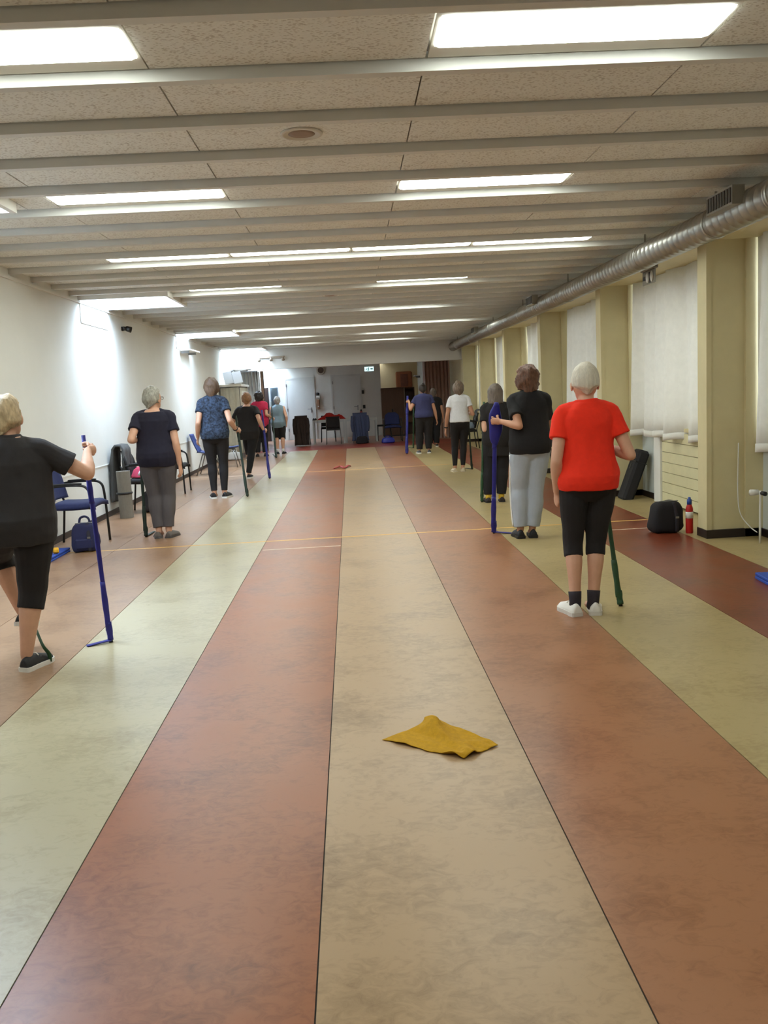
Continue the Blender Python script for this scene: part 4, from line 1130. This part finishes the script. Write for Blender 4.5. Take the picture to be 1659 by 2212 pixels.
door(1, 'pale flush door beside the narrow mirror in the far wall', -2.18, -1.26, 2.09, M_door)
door(2, 'pale flush door behind the tables', -.57, .36, 2.11, M_door)
t = thing('wall_mirror', 'tall narrow mirror with grey frame on the far wall', 'mirror', (-2.61, YF, 1.3))
lpart('mirror_frame', MB().box(-.13, -.105, -.03, 0, -.55, .55).box(.105, .13, -.03, 0, -.55, .55).box(-.105, .105, -.03, 0, .52, .55).box(-.105, .105, -.03, 0, -.55, -.52), mat('mirror_frame', (96, 108, 118), .5), t)
lpart('mirror_glass', MB().box(-.105, .105, -.02, -.002, -.52, .52), mat('mirror_glass', (150, 164, 172), .12, metal=.85), t)
t = thing('dark_panel', 'tall dark brown panel standing beside the narrow mirror', 'panel', (-2.90, YF-.10, 0))
lpart('panel_board', MB().box(-.055, .075, -.03, .02, 0, 1.85), mat('dark_brown_wood', (64, 46, 40), .5, .2, 10, stretch=(8, 8, .6)), t)
lpart('panel_edge', MB().box(.075, .10, -.035, .025, 0, 1.86), M_blkpl, t)
t = thing('wall_dispenser', 'narrow brown and white dispenser on the wall between the two doors', 'dispenser', (-1.10, YF, 1.0))
M_tan = mat('tan_plastic', (150, 110, 82), .5)
lpart('brown_tube', MB().rbox(-.05, .05, -.09, 0, .02, .36, .012), M_tan, t); lpart('white_box', MB().rbox(-.06, .06, -.10, 0, .40, .48, .012), M_whitep, t)
lpart('dark_cap', MB().ell((0, -.05, .555), (.06, .05, .05)), M_blkpl, t, True); lpart('label_mark', MB().box(-.025, .02, -.094, -.09, .10, .14), M_whitep, t)
for lab, x, z in (('upper square black switch beside the door behind the tables', .47, 1.54), ('lower square black switch beside the door behind the tables', .49, 1.03)):
    t = thing('wall_switch', lab, 'switch', (x, YF, z), 0, 'black switches beside the door')
    lpart('switch_plate', MB().rbox(-.055, .055, -.014, 0, -.075, .075, .004), M_whitep, t); lpart('switch_face', MB().rbox(-.042, .042, -.03, -.014, -.062, .062, .004), M_blkpl, t)
t = thing('wall_speaker', 'round brown speaker high on the far wall under the end beam', 'speaker', (-.95, YF, 2.36))
def disc(r0, r1, y, z0=0, seg=28): return MB().rings([[(rr*math.cos(a), yy, rr*math.sin(a)) for a in [2*PI*j/seg for j in range(seg)]] for yy, rr in ((0, r0), (y, r1))])
lpart('rim', disc(.16, .14, -.06), mat('cream_rim', (190, 180, 160), .5), t); lpart('cone', disc(.115, .10, -.075), mat('brown_mesh', (96, 78, 64), .8), t); lpart('bracket', MB().box(.08, .17, -.05, 0, .05, .14), mat('cream_rim', (190, 180, 160)), t)
# lit emergency exit sign
M_exit = emit('exit_face', (196, 236, 242), 1.3); M_green = mat('exit_green', (20, 120, 110), .5)
def exit_marks(t, sc, y, m_):
    lpart('running_figure', MB().tube([(-.06*sc, y, .035*sc), (-.058*sc, y, .033*sc)], .012*sc, 8).tube([(-.062*sc, y, .02*sc), (-.072*sc, y, -.01*sc), (-.05*sc, y, -.022*sc), (-.055*sc, y, -.045*sc)], .008*sc, 6).tube([(-.072*sc, y, -.01*sc), (-.09*sc, y, -.025*sc), (-.105*sc, y, -.025*sc)], .007*sc, 6).tube([(-.062*sc, y, .018*sc), (-.04*sc, y, .006*sc)], .006*sc, 6), m_, t)
    lpart('door_mark', MB().box(-.02*sc, .0, y-.002, y+.002, -.05*sc, .045*sc), m_, t)
    lpart('arrow', MB().prism([(.03*sc, -.012*sc), (.07*sc, -.012*sc), (.07*sc, -.035*sc), (.11*sc, 0), (.07*sc, .035*sc), (.07*sc, .012*sc), (.03*sc, .012*sc)], y-.002, y+.002).__class__().add([(x, y+d, z) for d in (-.003, .003) for x, z in [(.03*sc, -.012*sc), (.07*sc, -.012*sc), (.07*sc, -.035*sc), (.11*sc, 0), (.07*sc, .035*sc), (.07*sc, .012*sc), (.03*sc, .012*sc)]], [tuple(range(7)), tuple(reversed(range(7, 14)))]+[(i, (i+1) % 7+0, 7+(i+1) % 7, 7+i) for i in range(7)]), m_, t)
t = thing('exit_sign', 'lit white emergency exit sign above the far wall\'s switches', 'exit sign', (.73, YF, 2.32))
lpart('housing', MB().rbox(-.17, .17, -.06, 0, -.085, .085, .012), M_whitep, t)
lpart('lit_face', MB().rbox(-.16, .16, -.068, -.058, -.075, .075, .004), M_exit, t)
exit_marks(t, 1.25, -.070, M_green)
# unlit sign hanging under the lintel
a = PX(1400, 595, 3.16)
t = thing('exit_sign', 'unlit clear exit sign hanging before the curtain under the duct', 'exit sign', (3.17, a.y, 2.62), PI/2-.0)
M_clear = mat('clear_acrylic', (150, 150, 142), .15, spec=.8)
lpart('mount', MB().rbox(-.20, .20, -.03, .03, -.05, .0, .01), mat('grey_housing', (120, 116, 110), .4), t)
lpart('plate', MB().rbox(-.19, .19, -.006, .006, -.19, -.05, .004), M_clear, t)
for dx in (-.11, .02):
    lpart('lamp_reflector', MB().ell((dx, .012, -.12), (.042, .012, .055)), M_whitep, t, True)
lpart('dark_symbol', MB().box(-.055, -.035, .006, .012, -.18, -.07).box(.09, .17, .006, .010, -.14, -.10), M_black, t)

# ------------------------------------------------------------------ end of hall, plain wall side
def accordion(name, label, cat, x0, x1, y, z1, n, material, amp=.05):
    t = thing(name, label, cat, ((x0+x1)/2, y, 0)); wd = (x1-x0)/n
    for i in range(n):
        a = x0+i*wd-(x0+x1)/2; k = amp if i % 2 else -amp
        vs = [(a, -k, 0), (a+wd, k, 0), (a+wd, k+.012, 0), (a, -k+.012, 0)]
        vs = vs+[(x_, y_, z1) for x_, y_, _ in vs]
        lpart('fold', MB().add(vs, [(0, 3, 2, 1), (4, 5, 6, 7), (0, 1, 5, 4), (1, 2, 6, 5), (2, 3, 7, 6), (3, 0, 4, 7)]), material, t)
    lpart('top_track', MB().box(x0-(x0+x1)/2, x1-(x0+x1)/2, -.04, .05, z1, z1+.03), M_steel, t)
    lpart('end_post', MB().box(x1-(x0+x1)/2, x1-(x0+x1)/2+.045, -.06, .07, 0, z1), material, t)
    return t
accordion('folding_partition', 'pale folded accordion partition under the end beam', 'partition', -3.02, -2.55, 25.0, 2.24, 10, mat('pale_vinyl', (206, 204, 196), .6))
accordion('folding_partition', 'dark taupe folded accordion partition at the window side', 'partition', 2.28, 3.05, 27.0, 2.58, 14, mat('taupe_vinyl', (168, 140, 124), .6))
t = thing('wood_post', 'brown wooden post beside the pale accordion partition', 'post', (-2.44, 25.05, 0))
lpart('post_shaft', MB().box(-.04, .03, -.05, .05, 0, 2.25), mat('brown_post', (128, 98, 72), .6, .15, 10, stretch=(8, 8, .8)), t); lpart('post_edge', MB().box(.03, .045, -.05, .05, 0, 2.25), mat('dark_strip', (70, 54, 44), .6), t)
# wardrobe with curtain and boards on top
t = thing('wardrobe_rack', 'curtained storage rack with a white top shelf against the plain wall', 'storage rack', (-3.05, 23.45, 0))
lpart('top_shelf', MB().box(-.265, .31, -.88, .92, 1.82, 1.88), mat('shelf_white', (216, 212, 200), .6), t)
for sx, sy in ((.24, -.82), (-.24, -.82), (.24, .86), (-.24, .86)): lpart('upright', MB().box(sx-.02, sx+.02, sy-.02, sy+.02, 0, 1.82), mat('rack_grey', (110, 106, 100), .5), t)
def rc(u, v):
    L1, L2 = .46, 1.62; d = u*(L1+L2); w_ = .014*math.sin(d*40)+.008*math.sin(d*77)
    return (-.22+d, -.85+w_, .12+v*1.68) if d < L1 else (.26+w_, -.83+(d-L1), .12+v*1.68)
lpart('rack_curtain', MB().grid(rc, 110, 6, .004), mat('rack_cloth', (196, 190, 172), .9, .06, 10), t, True)
for i in range(2):
    t = thing('foam_board', 'white board leaning on the storage rack, %s' % ('one against the plain wall' if i == 0 else 'one on the aisle side'), 'board', (-3.06+i*.235, 22.80+i*.02, 1.915), 0, 'white boards on the storage rack')
    Mb = Matrix.Rotation(-.80, 4, 'X') @ Matrix.Rotation(-.22, 4, 'Y')
    lpart('board', MB().box(-.11, .115, 0, .02, 0, .44, Mb), mat('board_white', (226, 228, 230), .5), t)
    lpart('board_edge', MB().box(.115, .121, -.002, .022, 0, .44, Mb), mat('board_grey', (150, 158, 166), .5), t)
t = thing('wall_shelf', 'small white shelf fixed to the end beam above the accordion', 'shelf', (-2.95, 24.5, 2.3))
lpart('shelf_board', MB().box(-.30, .28, -.26, 0, 0, .025), M_white, t); lpart('shelf_bracket', MB().box(-.2, -.18, -.2, 0, -.08, 0), M_steel, t); lpart('shelf_bracket', MB().box(.16, .18, -.2, 0, -.08, 0), M_steel, t)
t = thing('wall_shelf', 'narrow white shelf board on the plain wall under a roof light', 'shelf', (XL+.013, 18.25, 2.50))
lpart('shelf_board', MB().box(0, .22, -.5, .5, 0, .02), M_white, t); lpart('shelf_bracket', MB().box(0, .16, -.40, -.38, -.05, 0), M_steel, t); lpart('shelf_bracket', MB().box(0, .16, .38, .40, -.05, 0), M_steel, t)
# track lamp on the end beam
t = thing('track_light', 'track with three small spot lamps on the end beam', 'track light', (-2.10, 24.5, 2.60))
M_tr = mat('track_beige', (150, 134, 116), .5)
lpart('rail', MB().box(-.38, .38, -.05, 0, -.02, .02), M_tr, t)
for dx in (-.33, 0, .33): lpart('spot', MB().tube([(dx, -.04, -.01), (dx, -.06, -.05), (dx+.01, -.10, -.09)], [.018, .034, .042], 12), M_tr, t, True)
lpart('cord', MB().tube([(-.27, -.012, -.02), (-.272, -.012, -.32)], .005, 6), M_whitep, t)
# spot on the plain wall
a = PX(272, 710, XL+.06)
t = thing('spot_lamp', 'small black spot lamp on the plain wall between roof lights', 'spot lamp', (XL, a.y, a.z))
lpart('mount', MB().box(0, .03, -.03, .03, -.03, .03), M_black, t); lpart('lamp_head', MB().tube([(.03, 0, 0), (.07, .0, 0), (.13, .03, -.02)], [.02, .04, .045], 14), M_black, t, True); lpart('lamp_lens', MB().ell((.045, -.045, .0), (.028, .03, .03)), M_black, t, True)
# ceiling speakers
for lab, x, y in (('round flush ceiling speaker between the first light panels', -.18, 4.985), ('round flush ceiling speaker far down the hall', -.2, 12.72)):
    t = thing('ceiling_speaker', lab, 'speaker', (x, y, ZT), 0, 'round ceiling speakers')
    q = [(0, .115), (-.008, .112), (-.010, .098), (-.004, .094)]
    lpart('rim', MB().rings([[(r*math.cos(a), -r*math.sin(a), z) for a in [2*PI*j/36 for j in range(36)]] for z, r in q]), mat('speaker_rim', (206, 200, 188), .5), t, True)
    lpart('grille', MB().rings([[(r*math.cos(a), -r*math.sin(a), z) for a in [2*PI*j/36 for j in range(36)]] for z, r in [(-.003, .095), (-.0055, .04), (-.006, .005)]]), mat('speaker_mesh', (150, 128, 112), .8), t, True)

# radiator valve and cable at the first bay
t = thing('radiator_valve', 'small white radiator valve with pipe beside the pale panel', 'valve', (3.49, 7.34, .0))
lpart('pipe', MB().tube([(0, .12, .44), (0, 0, .44), (-.02, -.02, .42), (-.02, -.02, 0)], .009, 8, 3), M_whitep, t, True)
lpart('valve_head', MB().tube([(-.02, .02, .44), (-.09, .02, .44)], [.024, .028], 12), M_whitep, t, True); lpart('knob', MB().tube([(-.02, -.05, .44), (-.02, -.11, .44)], [.018, .02], 10), M_blkpl, t, True)
t = thing('cable', 'thin white cable sagging beside the first pillar', 'cable', (3.44, 7.62, 0))
lpart('cable_run', MB().tube([(0, .06, .85), (-.01, .05, .42), (.0, .02, .22), (.05, -.06, .11), (.05, -.20, .08)], .005, 6, 5), M_whitep, t, True)

# ------------------------------------------------------------------ corridor things
M_cab = mat('brown_cabinet', (112, 82, 62), .5, .08, 6, stretch=(6, 6, .6))
t = thing('storage_cabinet', 'brown double-door storage cabinet in the corridor opening', 'cabinet', (1.45, 29.9, 0))
lpart('cabinet_body', MB().box(-.385, .385, -.20, .25, .03, 1.63), M_cab, t); lpart('plinth', MB().box(-.37, .37, -.18, .25, 0, .03), M_blkpl, t)
for sx in (-1, 1):
    d = lpart('cabinet_door', MB().box(min(0, sx*.375)+(.004 if sx > 0 else 0), max(0, sx*.375)-(.004 if sx < 0 else 0), -.225, -.202, .05, 1.60), M_cab, t)
    if sx < 0: lpart('lock', MB().box(-.05, -.01, -.245, -.225, .82, .92), M_blkpl, d)
t = thing('shelf_unit', 'narrow brown shelf unit beside the double-door cabinet', 'shelf', (2.05, 30.2, 0))
lpart('side_panel', MB().box(-.17, -.15, -.15, .15, 0, 1.62), M_cab, t); lpart('side_panel', MB().box(.15, .17, -.15, .15, 0, 1.62), M_cab, t); lpart('back_panel', MB().box(-.15, .15, .13, .15, .02, 1.62), M_cab, t)
for z in (.05, .42, .80, 1.18, 1.58): lpart('shelf_board', MB().box(-.15, .15, -.15, .13, z, z+.02), M_cab, t)
for i, (z, h, wd, c_) in enumerate(((.441, .20, .2, (150, 120, 90)), (.821, .16, .22, (120, 96, 70)), (1.201, .24, .18, (70, 56, 50)))):
    t = thing('box', '%s storage box on the narrow brown shelf unit' % ('tan', 'brown', 'dark')[i], 'box', (2.05, 30.16, z))
    lpart('box_body', MB().box(-wd/2, wd/2, -.12, .10, 0, h), mat('box_%d' % i, c_, .7), t); lpart('box_lid', MB().box(-wd/2-.004, wd/2+.004, -.124, .104, h, h+.03), mat('box_lid_%d' % i, tuple(v*.85 for v in c_), .7), t)
t = thing('wall_cupboard', 'reddish wooden wall cupboard on the yellow corridor wall', 'cupboard', (2.10, 33.6, 1.62))
lpart('cupboard_frame', MB().rbox(-.31, .31, -.12, 0, 0, .62, .04), mat('red_wood', (150, 84, 44), .45, .15, 8, stretch=(8, 8, .8)), t); lpart('cupboard_door', MB().rbox(-.14, .14, -.135, -.12, .06, .52, .006), mat('dark_red_wood', (108, 58, 34), .45, .15, 8), t)
t = thing('wall_shelf', 'small white shelf on the corridor side wall', 'shelf', (2.62, 32.6, 2.02))
lpart('shelf_board', MB().box(-.20, 0, -.4, .4, 0, .03), M_whitep, t); lpart('shelf_bracket', MB().box(-.15, 0, -.3, -.28, -.06, 0), M_steel, t)
